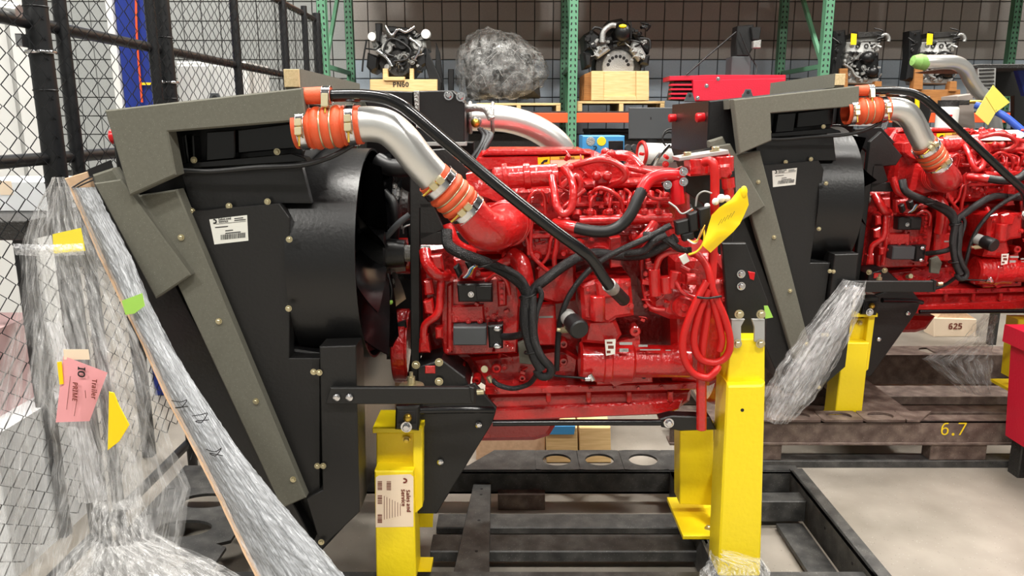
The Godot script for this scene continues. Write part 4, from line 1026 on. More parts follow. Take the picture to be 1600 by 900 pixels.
	for q in [[336, 355, 20], [352, 360, 12], [352, 364, 24], [366, 341, 14], [366, 344, 18], [338, 350, 46]]:
		b.slab([[q[0], q[1]], [q[0] + q[2], q[1] - 0.1 * q[2]], [q[0] + q[2], q[1] - 0.1 * q[2] + (1.4 if q[2] < 40 else 0.5)], [q[0], q[1] + (1.4 if q[2] < 40 else 0.5)]], 2.1926, 0.0005, 0.0)
	put(b, "fine_print", M.ink, l)
	b = B.new()
	var rng := RandomNumberGenerator.new(); rng.seed = 5
	var xx := 345.0
	while xx < 383:
		var w := rng.randf_range(0.5, 1.3)
		var yy := 371.0 - (xx - 345.0) * 0.1
		b.slab([[xx, yy - 4], [xx + w, yy - 4.1], [xx + w, yy + 3.9], [xx, yy + 4]], 2.1926, 0.0005, 0.0); xx += w + rng.randf_range(0.5, 1.2)
	put(b, "barcode", M.ink, l)
	# fan
	var fan := thing("cooling_fan", "black bladed cooling fan between shroud and large engine", "fan", at(578, 400, 2.53))
	var fc := Vector3(at(566, 400, 2.4).x, c.y, c.z)
	b = B.new(); b.lathe(fc, Vector3(1, 0, 0), [[-0.03, 0], [-0.03, 0.09], [0.06, 0.095], [0.06, 0.05], [0.12, 0.045], [0.12, 0]], 28); put(b, "hub", M.black, fan)
	b = B.new(); b.lathe(fc + Vector3(0.06, 0, 0), Vector3(1, 0, 0), [[0, 0.04], [0.015, 0.04], [0.02, 0.03], [0.14, 0.026]], 16); put(b, "clutch", M.cast, fan)
	for k in 9:
		var a := TAU * k / 9.0 + 0.2
		var rad := Vector3(0, cos(a), sin(a)); var tan := Vector3(0, -sin(a), cos(a))
		var g := []
		for i in 9:
			var r := lerpf(0.085, 0.325, i / 8.0)
			var row := []
			for j in 7:
				var s := (j / 6.0 - 0.5) * lerpf(0.1, 0.17, i / 8.0)
				var pitch := lerpf(0.95, 0.5, i / 8.0)
				var bend := 0.25 * s * s * 8.0
				row.append(fc + rad * r + tan * (s * cos(pitch) + 0.04 * i / 8.0) + Vector3(s * sin(pitch) + bend + 0.02, 0, 0))
			g.append(row)
		b = B.new(); b.sheet(g)
		var g2 := []
		for row in g:
			var r2 := []
			for w: Vector3 in row: r2.append(w + Vector3(0.004, 0, 0))
			g2.append(r2)
		b.sheet(g2); put(b, "blade", M.gloss, fan)
	return [t, fan]

func hose_clamp(parent: Node, c: Vector3, axis: Vector3, r: float, face: Vector3, stem: Vector3) -> void:
	var b := B.new()
	b.lathe(c, axis, [[-0.009, r], [-0.009, r + 0.003], [0.009, r + 0.003], [0.009, r]], 32)
	for s in [-0.0105, 0.0105]: b.torus(c + axis.normalized() * s, axis, r + 0.003, 0.0012, 32, 5)
	var k := put(b, "band_clamp", M.chrome, parent)
	var o := c + face.normalized() * (r + 0.006)
	b = B.new()
	b.box(o + stem * 0.25, Vector3(0.02, 0.018, 0.022), Basis(axis.cross(stem).normalized(), axis.normalized(), stem.normalized()), 0.002)
	b.box(o - stem * 0.25, Vector3(0.02, 0.018, 0.02), Basis(axis.cross(stem).normalized(), axis.normalized(), stem.normalized()), 0.002)
	put(b, "clamp_lug", M.zinc, k)
	b = B.new(); b.cyl(o - stem * 0.35, o + stem * 1.1, 0.0032, 8); b.cyl(o - stem * 0.1, o + stem * 0.55, 0.0055, 6); put(b, "clamp_screw", M.brass, k)

func bellows(parent: Node, a: Vector3, c: Vector3, r: float) -> void:
	var l := (c - a).length()
	var prof := [[0, r * 0.9], [0, r * 0.97], [l * 0.2, r * 0.97], [l * 0.25, r * 1.06]]
	var n := 3
	for k in n:
		var f0 := l * (0.27 + 0.46 * k / n)
		var w := l * 0.46 / n
		for j in 7: prof.append([f0 + w * j / 6.0, r * (0.99 + 0.12 * sin(PI * j / 6.0))])
	prof += [[l * 0.75, r * 1.06], [l * 0.8, r * 0.98], [l, r * 0.98], [l, r * 0.9]]
	var b := B.new(); b.lathe(a, c - a, prof, 36)
	put(b, "hose_coupling", M.orange, parent)
	var rings := B.new()
	for k in n - 1:
		rings.torus(a + (c - a) * (0.27 + 0.46 * (k + 1.0) / n), c - a, r * 1.01, 0.003, 36, 6)
	put(rings, "wire_ring", M.zinc, parent)

func pipes() -> Array:
	var t := thing("charge_air_pipe", "bent aluminium charge air pipe with orange couplings on large engine", "pipe", at(640, 240, 2.12))
	var b := B.new()
	b.tube([[548, 196, 2.14], [580, 194, 2.14], [606, 200, 2.14], [630, 220, 2.145], [652, 248, 2.155], [676, 275, 2.17], [700, 298, 2.18]], 0.048, 28, 6); put(b, "tube", M.alu, t)
	bellows(t, at(462, 203, 2.14), at(565, 195, 2.14), 0.053)
	bellows(t, at(676, 277, 2.17), at(737, 335, 2.21), 0.054)
	var ax := at(565, 195, 2.14) - at(462, 203, 2.14)
	hose_clamp(t, at(476, 202, 2.14), ax, 0.053, Vector3(0, 0.1, 1), Vector3(0.002, -0.045, 0.012))
	hose_clamp(t, at(551, 196, 2.14), ax, 0.053, Vector3(0, 0.1, 1), Vector3(0.002, -0.045, 0.012))
	ax = at(737, 335, 2.21) - at(676, 277, 2.17)
	hose_clamp(t, at(686, 287, 2.177), ax, 0.055, Vector3(0, 0.1, 1), Vector3(-0.035, -0.032, 0.0))
	hose_clamp(t, at(728, 327, 2.203), ax, 0.055, Vector3(0, 0.1, 1), Vector3(-0.035, -0.032, 0.0))
	var s := thing("coolant_pipe", "long thin black pipe slanting across the large red engine", "pipe", at(730, 270, 2.15))
	b = B.new()
	b.tube([[505, 150, 2.13], [560, 149, 2.12], [598, 153, 2.11], [622, 162, 2.1], [645, 178, 2.09], [700, 225, 2.08], [780, 292, 2.08], [860, 355, 2.09], [905, 388, 2.1], [925, 406, 2.12], [942, 432, 2.15], [952, 446, 2.17]], 0.0165, 16, 6); put(b, "tube", M.gloss, s)
	b = B.new(); b.lathe(at(474, 150, 2.13), at(516, 149, 2.13) - at(474, 150, 2.13), [[0, 0], [0, 0.022], [0.072, 0.024], [0.075, 0.02], [0.075, 0]], 22); put(b, "hose_coupling", M.orange, s)
	hose_clamp(s, at(511, 149, 2.13), Vector3(1, 0, 0), 0.022, Vector3(0, -0.6, 1), Vector3(0, -0.03, 0.008))
	b = B.new(); var ea := at(946, 440, 2.16); var eb := at(976, 470, 2.26)
	b.cyl(ea.lerp(eb, 0.15), ea.lerp(eb, 0.4), 0.021, 16); put(b, "fitting", M.cast, s)
	b = B.new(); b.cyl(ea.lerp(eb, 0.35), eb, 0.0195, 16, 0.3); put(b, "end_sleeve", M.rubber, s)
	return [t, s]
# ---------------------------------------------------------------- engine
func power_unit() -> void:
	unit = []
	unit += stands()
	unit += cooling_pack()
	unit += pipes()
	unit.append(engine())
	unit.append(mount_bracket())
	unit += far_side()
var unit := []

func slab_part(t: Node, called: String, m: Material, a: Array, d: float, depth: float, bev := 0.005) -> MeshInstance3D:
	var b := B.new(); b.slab(a, d, depth, bev); return put(b, called, m, t)
func tube_part(t: Node, called: String, m: Material, a: Array, r: float, sides := 10, per := 5) -> MeshInstance3D:
	var b := B.new(); b.tube(a, r, sides, per); return put(b, called, m, t)
func cyl_part(t: Node, called: String, m: Material, a: Array, c: Array, r: float, sides := 18) -> MeshInstance3D:
	var b := B.new(); b.cyl(at(a[0], a[1], a[2]), at(c[0], c[1], c[2]), r, sides); return put(b, called, m, t)

func engine() -> Node3D:
	var R: Material = M.red
	var t := thing("diesel_engine", "large glossy red diesel engine on yellow stands over black skid", "engine", at(900, 690, 2.7))
	var b: B
	# --- main castings
	slab_part(t, "engine_block", R, [[660, 396], [1130, 396], [1130, 600], [760, 606], [735, 590], [690, 560], [664, 500]], 2.62, 0.35, 0.02)
	slab_part(t, "cylinder_head", R, [[735, 296], [1078, 292], [1082, 398], [735, 398]], 2.56, 0.36, 0.012)
	slab_part(t, "rocker_cover", R, [[752, 236], [930, 236], [985, 262], [1062, 266], [1062, 300], [738, 300], [735, 262]], 2.66, 0.24, 0.02)
	slab_part(t, "rocker_cover_lid", R, [[762, 233], [912, 233], [925, 241], [752, 243]], 2.64, 0.26, 0.006)
	slab_part(t, "cover_plate", R, [[748, 246], [842, 244], [842, 263], [742, 266]], 2.645, 0.02, 0.003)
	slab_part(t, "front_gear_cover", R, [[655, 385], [735, 372], [742, 440], [735, 560], [676, 562], [660, 500]], 2.56, 0.4, 0.02)
	slab_part(t, "rear_gear_housing", R, [[1045, 400], [1124, 396], [1142, 424], [1143, 590], [1110, 606], [1052, 598]], 2.44, 0.5, 0.02)
	var fc := at(1116, 510, 2.72)
	b = B.new(); b.lathe(fc, Vector3(1, 0, 0), [[-0.05, 0.2], [-0.05, 0.27], [0.0, 0.285], [0.055, 0.285], [0.06, 0.27], [0.06, 0]], 48); put(b, "flywheel_housing", R, t)
	# --- oil pan
	slab_part(t, "pan_rail", R, [[758, 606], [1088, 598], [1092, 609], [758, 618]], 2.44, 0.5, 0.004)
	slab_part(t, "oil_pan", R, [[762, 616], [1082, 608], [1078, 628], [1058, 642], [772, 654], [760, 640]], 2.47, 0.45, 0.012)
	slab_part(t, "pan_lip", R, [[764, 640], [1000, 630], [1068, 624], [1062, 640], [1040, 648], [770, 659]], 2.455, 0.45, 0.006)
	slab_part(t, "sump", R, [[745, 652], [876, 656], [858, 684], [835, 691], [748, 692]], 2.6, 0.3, 0.02)
	for x in [857, 920, 983, 1048]:
		slab_part(t, "pan_rib", R, [[x - 4, 612], [x + 4, 612], [x + 4, 628], [x, 631], [x - 4, 628]], 2.45, 0.03, 0.003)
	for k in 9:
		b = B.new(); b.bolt(at(775 + k * 37, 611 - k * 0.9, 2.437), 0.006); put(b, "pan_bolt", R, t)
	# --- front pulleys
	var pc := at(632, 540, 2.7)
	b = B.new(); b.lathe(pc - Vector3(0.035, 0, 0), Vector3(1, 0, 0), [[0, 0], [0, 0.09], [0.004, 0.12], [0.004, 0.132], [0.008, 0.136], [0.05, 0.136], [0.054, 0.13], [0.06, 0.13], [0.062, 0.1], [0.062, 0]], 48); put(b, "vibration_damper", R, t)
	pc = at(629, 400, 2.66)
	b = B.new(); b.lathe(pc - Vector3(0.03, 0, 0), Vector3(1, 0, 0), [[0, 0], [0, 0.06], [0.006, 0.064], [0.06, 0.064], [0.064, 0.06], [0.064, 0]], 32); put(b, "fan_pulley", R, t)
	b = B.new(); b.lathe(at(606, 410, 2.6), Vector3(1, 0, 0), [[-0.03, 0], [-0.03, 0.03], [0.03, 0.034], [0.06, 0.03], [0.06, 0]], 18); put(b, "water_pump_nose", M.cast, t)
	tube_part(t, "drive_belt", M.rubber, [[640, 350, 2.62], [650, 450, 2.6], [648, 540, 2.57], [640, 598, 2.6]], 0.012, 8)
	# --- black front brackets
	b = B.new(); b.slab([[640, 268], [664, 244], [720, 300], [708, 322], [656, 326], [656, 596], [642, 596]], 2.46, 0.03, 0.003); b.slab([[656, 318], [676, 318], [694, 358], [656, 375]], 2.46, 0.02, 0.002); b.slab([[656, 362], [732, 362], [732, 383], [656, 383]], 2.46, 0.03, 0.003); put(b, "fan_drive_bracket", M.blackplate, t)
	slab_part(t, "upper_bracket", M.black, [[640, 236], [700, 232], [742, 272], [738, 300], [690, 300], [640, 262]], 2.6, 0.03, 0.003)
	b = B.new(); b.slab([[652, 574], [690, 562], [727, 590], [734, 606], [652, 606]], 2.38, 0.16, 0.004); put(b, "front_mount", M.black, t)
	b = B.new(); b.slab([[664, 572], [680, 572], [680, 584], [664, 584]], 2.375, 0.02, 0.002); put(b, "mount_recess", R, t)
	for q in [[686, 566], [686, 596], [650, 570]]:
		b = B.new(); b.bolt(at(q[0], q[1], 2.37), 0.009); put(b, "bolt", M.zinc, t)
	# --- red-coated front harness and sensors
	tube_part(t, "front_coolant_tube", R, [[664, 392, 2.45], [668, 412, 2.42], [682, 428, 2.42], [700, 430, 2.45]], 0.02, 12)
	tube_part(t, "front_harness", R, [[690, 428, 2.44], [688, 460, 2.42], [684, 490, 2.41], [664, 508, 2.42], [662, 535, 2.42]], 0.013, 10)
	for q in [[[661, 472], [676, 466], [680, 494], [664, 490]], [[655, 530], [668, 526], [672, 552], [654, 552]], [[680, 513], [692, 512], [692, 530], [681, 530]], [[662, 440], [674, 438], [678, 460], [664, 462]], [[672, 400], [690, 398], [694, 424], [678, 420]]]:
		slab_part(t, "front_sensor", R, q, 2.41, 0.05, 0.006)
	# --- intake elbow
	b = B.new(); b.tube([[722, 322, 2.2], [738, 340, 2.21], [752, 354, 2.22], [768, 360, 2.25], [784, 354, 2.32], [796, 348, 2.42], [800, 346, 2.54]], 0.055, 28, 7, 0.07); put(b, "intake_elbow", R, t)
	b = B.new()
	var ea := at(788, 351, 2.36); var eax := at(798, 347, 2.44) - at(780, 355, 2.3)
	for q in [[0.0, 0.066], [0.02, 0.069], [0.045, 0.071]]: b.torus(ea + eax.normalized() * q[0], eax, q[1], 0.004, 40, 8)
	put(b, "elbow_band", R, t)
	slab_part(t, "intake_horn", R, [[760, 318], [812, 312], [830, 340], [822, 388], [780, 396], [752, 384]], 2.47, 0.14, 0.02)
	# --- intake manifold and rail bosses
	slab_part(t, "intake_manifold", R, [[816, 352], [1046, 345], [1052, 392], [1000, 402], [820, 408]], 2.47, 0.12, 0.02)
	slab_part(t, "manifold_ledge", R, [[818, 366], [1040, 360], [1040, 367], [818, 374]], 2.45, 0.04, 0.004)
	cyl_part(t, "fuel_rail", R, [905, 345, 2.42], [1050, 341, 2.42], 0.0165)
	for x in [922, 952, 981, 1006, 1028]:
		cyl_part(t, "rail_fitting", R, [x, 345, 2.42], [x, 326, 2.42], 0.0105, 6)
		b = B.new(); b.cyl(at(x, 334, 2.42), at(x, 328, 2.42), 0.014, 6); put(b, "rail_nut", R, t)
	var tops := [[930, 293], [954, 290], [976, 296], [1003, 292], [1026, 298]]
	var bots := [922, 952, 981, 1006, 1028]
	for k in 5:
		tube_part(t, "injector_line", R, [[bots[k], 328, 2.42], [bots[k] + 2, 312, 2.42], [lerpf(bots[k], tops[k][0], 0.5) + 6, 302, 2.45], [tops[k][0], tops[k][1], 2.52], [tops[k][0] + 8, tops[k][1] + 12, 2.58]], 0.005, 8)
	tube_part(t, "fuel_line", R, [[925, 302, 2.44], [935, 294, 2.42], [948, 296, 2.42], [962, 304, 2.42], [972, 318, 2.43], [973, 338, 2.44]], 0.007, 8)
	tube_part(t, "fuel_line", R, [[990, 330, 2.44], [994, 306, 2.42], [1008, 302, 2.4], [1020, 310, 2.4], [1046, 311, 2.4]], 0.006, 8)
	tube_part(t, "fuel_line", R, [[824, 330, 2.46], [828, 308, 2.44], [840, 298, 2.44], [850, 306, 2.45], [852, 332, 2.47]], 0.006, 8)
	tube_part(t, "fuel_line", R, [[832, 335, 2.44], [829, 365, 2.44], [830, 395, 2.43], [846, 415, 2.43], [858, 424, 2.44]], 0.0075, 8)
	tube_part(t, "fuel_line", R, [[868, 345, 2.45], [870, 380, 2.44], [866, 405, 2.44], [868, 425, 2.45]], 0.009, 8)
	# --- head side relief
	for k in 7:
		var ix := 902.0 + k * 23.0
		cyl_part(t, "injector_tower", R, [ix, 322, 2.5], [ix, 300, 2.53], 0.013, 12)
		b = B.new(); b.cyl(at(ix, 338, 2.44), at(ix, 330, 2.45), 0.016, 6); put(b, "rail_union", R, t)
	slab_part(t, "head_ledge", R, [[870, 318], [1062, 312], [1062, 319], [870, 325]], 2.49, 0.08, 0.004)
	slab_part(t, "head_cap_strip", R, [[880, 286], [1058, 278], [1060, 290], [880, 298]], 2.53, 0.1, 0.008)
	for q in [[835, 340, 0.018], [850, 352, 0.015], [886, 346, 0.014], [1040, 352, 0.016], [1012, 358, 0.02], [990, 370, 0.016], [1030, 372, 0.014], [905, 380, 0.016], [838, 400, 0.018], [880, 396, 0.012]]:
		b = B.new(); b.lathe(at(q[0], q[1], 2.45), Vector3(0, 0.1, 1), [[-0.05, q[2]], [0.0, q[2]], [0.006, q[2] * 0.7], [0.02, q[2] * 0.6], [0.02, 0]], 12); put(b, "boss", R, t)
	tube_part(t, "short_pipe", R, [[986, 392, 2.42], [1000, 376, 2.38], [1014, 362, 2.38], [1022, 350, 2.4]], 0.016, 12)
	tube_part(t, "short_pipe", R, [[700, 350, 2.45], [712, 380, 2.44], [740, 396, 2.46]], 0.018, 12)
	tube_part(t, "return_line", R, [[812, 320, 2.42], [806, 352, 2.42], [822, 372, 2.43], [826, 398, 2.43]], 0.006, 8)
	tube_part(t, "return_line", R, [[840, 420, 2.44], [856, 400, 2.44], [862, 372, 2.44], [880, 362, 2.44]], 0.006, 8)
	tube_part(t, "return_line", R, [[930, 420, 2.46], [932, 452, 2.4]], 0.012, 10)
	tube_part(t, "return_line", R, [[760, 440, 2.44], [775, 428, 2.42], [790, 438, 2.42], [796, 460, 2.44]], 0.007, 8)
	# accessories in front of the gear case
	b = B.new(); b.lathe(at(588, 322, 2.78), Vector3(1, 0, 0), [[0, 0], [0, 0.05], [0.02, 0.062], [0.03, 0.07], [0.09, 0.07], [0.1, 0.06], [0.12, 0.05], [0.12, 0]], 24); put(b, "alternator", M.castdark, t)
	for k in 6:
		b = B.new(); b.torus(at(596 + k * 5, 322, 2.78), Vector3(1, 0, 0), 0.071, 0.003, 24, 5); put(b, "alternator_fin", M.grey, t)
	b = B.new(); b.tube([[590, 252, 2.6], [612, 262, 2.58], [640, 262, 2.58]], 0.03, 14); put(b, "upper_coolant_hose", M.rubber, t)
	b = B.new(); b.tube([[602, 300, 2.58], [614, 316, 2.56], [618, 340, 2.56], [616, 372, 2.6]], 0.016, 12, 8, -1.0, 0.002, 12.0); put(b, "corrugated_hose", M.rubber, t)
	b = B.new(); b.tube([[602, 372, 2.52], [622, 350, 2.5], [640, 336, 2.5]], 0.011, 10); put(b, "support_strut", M.grey, t)
	b = B.new(); b.tube([[606, 428, 2.52], [612, 452, 2.5], [610, 470, 2.5]], 0.005, 6); put(b, "sensor_cable", M.rubber, t)
	b = B.new(); b.ball(at(610, 472, 2.5), 0.009); put(b, "green_plug", M.greentape, t)
	b = B.new(); b.slab([[600, 476], [608, 478], [607, 515], [601, 515]], 2.62, 0.02, 0.002); put(b, "tensioner_arm", M.cast, t)
	b = B.new(); b.slab([[604, 540], [620, 540], [620, 562], [604, 562]], 2.66, 0.05, 0.003); put(b, "pulley_guard", M.black, t)
	b = B.new(); b.slab([[566, 425], [584, 420], [588, 436], [574, 446]], 2.5, 0.04, 0.006); put(b, "pump_bracket", M.cast, t)
	for q in [[830, 300, 858, 318], [905, 306, 960, 322], [985, 300, 1060, 316]]:
		slab_part(t, "head_pad", R, [[q[0], q[1]], [q[2], q[1]], [q[2], q[3]], [q[0], q[3]]], 2.545, 0.03, 0.004)
	for k in 6:
		b = B.new(); b.bolt(at(822 + k * 44, 380 - k * 1.5, 2.465), 0.0075); put(b, "head_bolt", R, t)
	# --- upper plumbing
	b = B.new(); b.cyl(at(770, 279, 2.5), at(868, 273, 2.5), 0.036, 22, 0.2); put(b, "water_manifold", R, t)
	for x in [[818, 829], [862, 872], [786, 794]]:
		b = B.new(); b.cyl(at(x[0], 276, 2.5), at(x[1], 275, 2.5), 0.042, 22, 0.1); put(b, "manifold_flange", R, t)
	slab_part(t, "thermostat_neck", R, [[728, 272], [748, 268], [776, 280], [792, 300], [780, 316], [748, 304], [730, 292]], 2.48, 0.14, 0.03)
	slab_part(t, "thermostat_housing", R, [[742, 296], [792, 292], [812, 312], [802, 330], [764, 326]], 2.5, 0.12, 0.025)
	tube_part(t, "vent_hose", R, [[862, 276, 2.46], [866, 300, 2.42], [870, 322, 2.4], [880, 334, 2.39], [892, 326, 2.39], [896, 300, 2.4], [892, 278, 2.42], [880, 262, 2.45]], 0.0125, 12)
	tube_part(t, "vent_hose", R, [[872, 332, 2.42], [892, 314, 2.42], [914, 296, 2.43]], 0.008, 8)
	tube_part(t, "vent_hose", R, [[880, 266, 2.5], [900, 258, 2.48], [930, 250, 2.46], [955, 252, 2.45], [972, 262, 2.44], [978, 272, 2.44], [972, 282, 2.45], [955, 290, 2.48], [944, 298, 2.5]], 0.011, 10)
	tube_part(t, "vent_hose", R, [[976, 260, 2.48], [1000, 266, 2.47], [1040, 272, 2.47], [1066, 264, 2.5]], 0.0105, 10)
	tube_part(t, "vent_hose", R, [[940, 248, 2.66], [965, 243, 2.64], [985, 246, 2.62], [1000, 262, 2.6]], 0.018, 12)
	tube_part(t, "vent_hose", R, [[880, 290, 2.44], [898, 276, 2.43], [906, 284, 2.43], [902, 300, 2.43]], 0.012, 10)
	slab_part(t, "vent_housing", R, [[930, 272], [952, 269], [956, 280], [950, 290], [930, 292]], 2.47, 0.08, 0.01)
	for q in [[946, 238, 2.66], [955, 241, 2.6], [889, 262, 2.46], [932, 275, 2.46], [949, 275, 2.46]]:
		b = B.new(); b.ball(at(q[0], q[1], q[2]), 0.016); put(b, "fitting", R, t)
	# black coolant hose with red ends
	tube_part(t, "coolant_hose", M.rubber, [[900, 356, 2.36], [925, 361, 2.34], [950, 361, 2.33], [970, 352, 2.33], [985, 335, 2.33], [996, 312, 2.34], [1004, 296, 2.35]], 0.0185, 16)
	tube_part(t, "hose_end", R, [[868, 350, 2.42], [885, 353, 2.38], [904, 357, 2.36]], 0.0195, 14)
	tube_part(t, "hose_end", M.redcap, [[1003, 298, 2.35], [1013, 282, 2.36], [1030, 274, 2.37], [1052, 273, 2.38], [1062, 278, 2.39]], 0.0195, 14)
	tube_part(t, "hose_end", M.redcap, [[1056, 280, 2.39], [1058, 300, 2.38], [1060, 318, 2.38]], 0.021, 14)
	# --- engine control module
	slab_part(t, "module_plate", R, [[690, 438], [806, 432], [812, 470], [808, 552], [694, 556], [688, 520]], 2.46, 0.12, 0.006)
	slab_part(t, "module_case", R, [[704, 478], [756, 476], [758, 504], [704, 506]], 2.445, 0.03, 0.006)
	slab_part(t, "module_case", R, [[698, 446], [708, 440], [708, 550], [698, 552]], 2.445, 0.03, 0.006)
	slab_part(t, "module_case", R, [[776, 440], [792, 440], [792, 478], [778, 480]], 2.44, 0.03, 0.006)
	for k in 4:
		b = B.new(); b.cyl(at(784, 446 + k * 9, 2.44), at(784, 446 + k * 9, 2.425), 0.006, 10); put(b, "module_pin", R, t)
	for q in [[712, 500], [732, 502], [750, 502], [706, 436], [800, 545], [700, 548]]:
		b = B.new(); b.bolt(at(q[0], q[1], 2.442), 0.006); put(b, "module_bolt", R, t)
	b = B.new(); b.slab([[714, 444], [769, 443], [770, 472], [716, 472]], 2.41, 0.05, 0.004); var cc := put(b, "connector_cover", M.black, t)
	b = B.new(); b.slab([[743, 447], [768, 447], [768, 469], [745, 469]], 2.405, 0.006, 0.002); put(b, "cover_step", M.rubber, cc)
	b = B.new(); b.bolt(at(736, 460, 2.408), 0.0065); put(b, "screw", M.chrome, cc)
	b = B.new(); b.slab([[708, 511], [760, 511], [760, 540], [708, 540]], 2.4, 0.06, 0.004); cc = put(b, "connector_block", M.grey, t)
	b = B.new(); b.slab([[762, 509], [786, 507], [786, 545], [764, 544]], 2.405, 0.05, 0.005); put(b, "plug", M.black, cc)
	for y in [514, 541]:
		b = B.new(); b.ball(at(777, y, 2.4), 0.013, Vector3(1.1, 0.75, 0.5)); put(b, "plug_clip", M.chrome, cc)
	b = B.new()
	for q in [[708, 413, 722, 436], [726, 404, 742, 428]]: b.slab([[q[0], q[1] + 6], [q[2] - 6, q[1]], [q[2], q[3] - 8], [q[0] + 8, q[3]]], 2.38, 0.04, 0.006)
	put(b, "relay", M.rubber, t)
	slab_part(t, "relay_bracket", R, [[708, 404], [735, 400], [745, 420], [740, 438], [712, 432]], 2.42, 0.05, 0.008)
	for q in [[0.0, M.white], [3.0, M.bluebox], [6.0, M.brass]]:
		var k: float = q[0]
		tube_part(t, "sensor_wire", q[1], [[724 + k, 434, 2.37], [730 + k, 428, 2.36], [734 + k, 420, 2.36], [740 + k, 416, 2.37]], 0.0022, 5)
	# --- lower block relief
	slab_part(t, "data_plate_pad", R, [[820, 478], [868, 476], [870, 540], [822, 540]], 2.47, 0.16, 0.005)
	b = B.new(); b.slab([[842, 494], [864, 493.5], [864, 496.5], [842, 497]], 2.469, 0.002, 0.0); put(b, "worn_print", M.lightgrey, t)
	slab_part(t, "olive_plate", M.foam, [[809, 537], [824, 530], [836, 545], [832, 570], [812, 568]], 2.44, 0.02, 0.002)
	for q in [[776, 573, 0.017], [720, 575, 0.02], [880, 535, 0.015], [880, 562, 0.015], [816, 588, 0.012], [745, 592, 0.016]]:
		b = B.new(); b.lathe(at(q[0], q[1], 2.5), Vector3(0, 0, 1), [[-0.02, q[2]], [0.02, q[2]], [0.025, q[2] * 0.8], [0.025, q[2] * 0.45], [0.012, q[2] * 0.4], [0.012, 0]], 18); put(b, "core_plug", R, t)
	slab_part(t, "lower_panel", R, [[735, 560], [880, 545], [905, 560], [900, 600], [760, 606]], 2.52, 0.12, 0.01)
	tube_part(t, "block_tube", R, [[800, 400, 2.46], [814, 412, 2.43], [820, 440, 2.42], [824, 476, 2.44]], 0.03, 16)
	tube_part(t, "block_branch", R, [[776, 418, 2.46], [796, 406, 2.44], [815, 398, 2.45]], 0.017, 12)
	slab_part(t, "block_rib", R, [[836, 420], [900, 412], [900, 470], [870, 476], [838, 466]], 2.5, 0.14, 0.01)
	# --- fuel pump head, filter base and starter
	slab_part(t, "fuel_pump_head", R, [[906, 446], [928, 438], [986, 436], [991, 494], [964, 498], [952, 506], [910, 500]], 2.34, 0.3, 0.012)
	cyl_part(t, "pump_plunger", R, [934, 462, 2.32], [934, 500, 2.32], 0.024)
	slab_part(t, "pump_lower", R, [[918, 500], [962, 498], [972, 524], [960, 540], [910, 536]], 2.36, 0.28, 0.012)
	for q in [[985, 478], [918, 452], [980, 444]]:
		b = B.new(); b.bolt(at(q[0], q[1], 2.335), 0.007); put(b, "pump_bolt", R, t)
	slab_part(t, "pump_front", R, [[930, 442], [948, 436], [964, 446], [960, 466], [934, 468]], 2.315, 0.05, 0.008)
	b = B.new(); var sa := at(905, 563, 2.42)
	b.lathe(sa, Vector3(1, -0.012, 0), [[0, 0], [0, 0.058], [0.008, 0.068], [0.075, 0.07], [0.08, 0.074], [0.1, 0.074], [0.105, 0.068], [0.17, 0.068], [0.18, 0.055], [0.36, 0.053], [0.365, 0.04], [0.365, 0]], 36); put(b, "starter_motor", R, t)
	slab_part(t, "starter_flange", R, [[952, 546], [960, 536], [992, 528], [990, 512], [996, 510], [1000, 528], [1000, 590], [960, 604], [952, 596]], 2.4, 0.06, 0.008)
	b = B.new(); b.lathe(at(992, 517, 2.39), Vector3(0, 0, 1), [[-0.03, 0.017], [0.008, 0.017], [0.01, 0.014], [0.01, 0.007], [0, 0.007], [0, 0]], 20); put(b, "flange_ear", R, t)
	slab_part(t, "starter_label", M.paper, [[945, 531], [962, 530], [961, 553], [947, 556]], 2.337, 0.003, 0.0)
	b = B.new()
	for q in [[948, 534, 957, 537], [950, 540, 959, 545], [948, 548, 954, 552]]: b.slab([[q[0], q[1]], [q[2], q[1]], [q[2], q[3]], [q[0], q[3]]], 2.3365, 0.001, 0.0)
	put(b, "label_print", M.inkbrown, t)
	slab_part(t, "starter_bracket", R, [[930, 594], [1020, 582], [1020, 598], [932, 602]], 2.42, 0.22, 0.004)
	b = B.new(); b.lathe(at(1006, 588, 2.418), Vector3(0, 0, 1), [[0, 0.009], [0.001, 0.009], [0.001, 0]], 14); put(b, "bracket_hole", M.ink, t)
	# dark sensor with a grey can
	b = B.new(); var ga := at(886, 494, 2.36); var gb := at(906, 516, 2.26)
	b.cyl(ga, ga.lerp(gb, 0.55), 0.026, 20); put(b, "solenoid_can", M.lightgrey, t)
	b = B.new(); b.cyl(ga.lerp(gb, 0.4), gb, 0.031, 20, 0.15); put(b, "solenoid_body", M.rubber, t)
	b = B.new(); b.cyl(at(878, 516, 2.33), at(890, 515, 2.31), 0.01, 12); b.cyl(at(870, 515, 2.33), at(880, 516, 2.33), 0.007, 6); put(b, "brass_fitting", M.zinc, t)
	# --- air compressor cluster near the rear
	slab_part(t, "compressor_body", R, [[1014, 456], [1040, 446], [1090, 448], [1096, 486], [1080, 502], [1046, 500], [1016, 488]], 2.38, 0.26, 0.02)
	b = B.new(); b.lathe(at(1068, 480, 2.36), Vector3(0, 0, 1), [[-0.03, 0.036], [0.0, 0.036], [0.008, 0.03], [0.008, 0.012], [0.014, 0.01], [0.014, 0]], 24); put(b, "compressor_cap", R, t)
	for q in [[1022, 420, 1024, 462], [1056, 424, 1050, 450], [1040, 432, 1042, 458]]:
		cyl_part(t, "compressor_fitting", R, [q[0], q[1], 2.36], [q[2], q[3], 2.36], 0.019, 14)
	tube_part(t, "compressor_line", R, [[1024, 425, 2.36], [1030, 404, 2.34], [1044, 394, 2.33], [1060, 392, 2.33]], 0.011, 10)
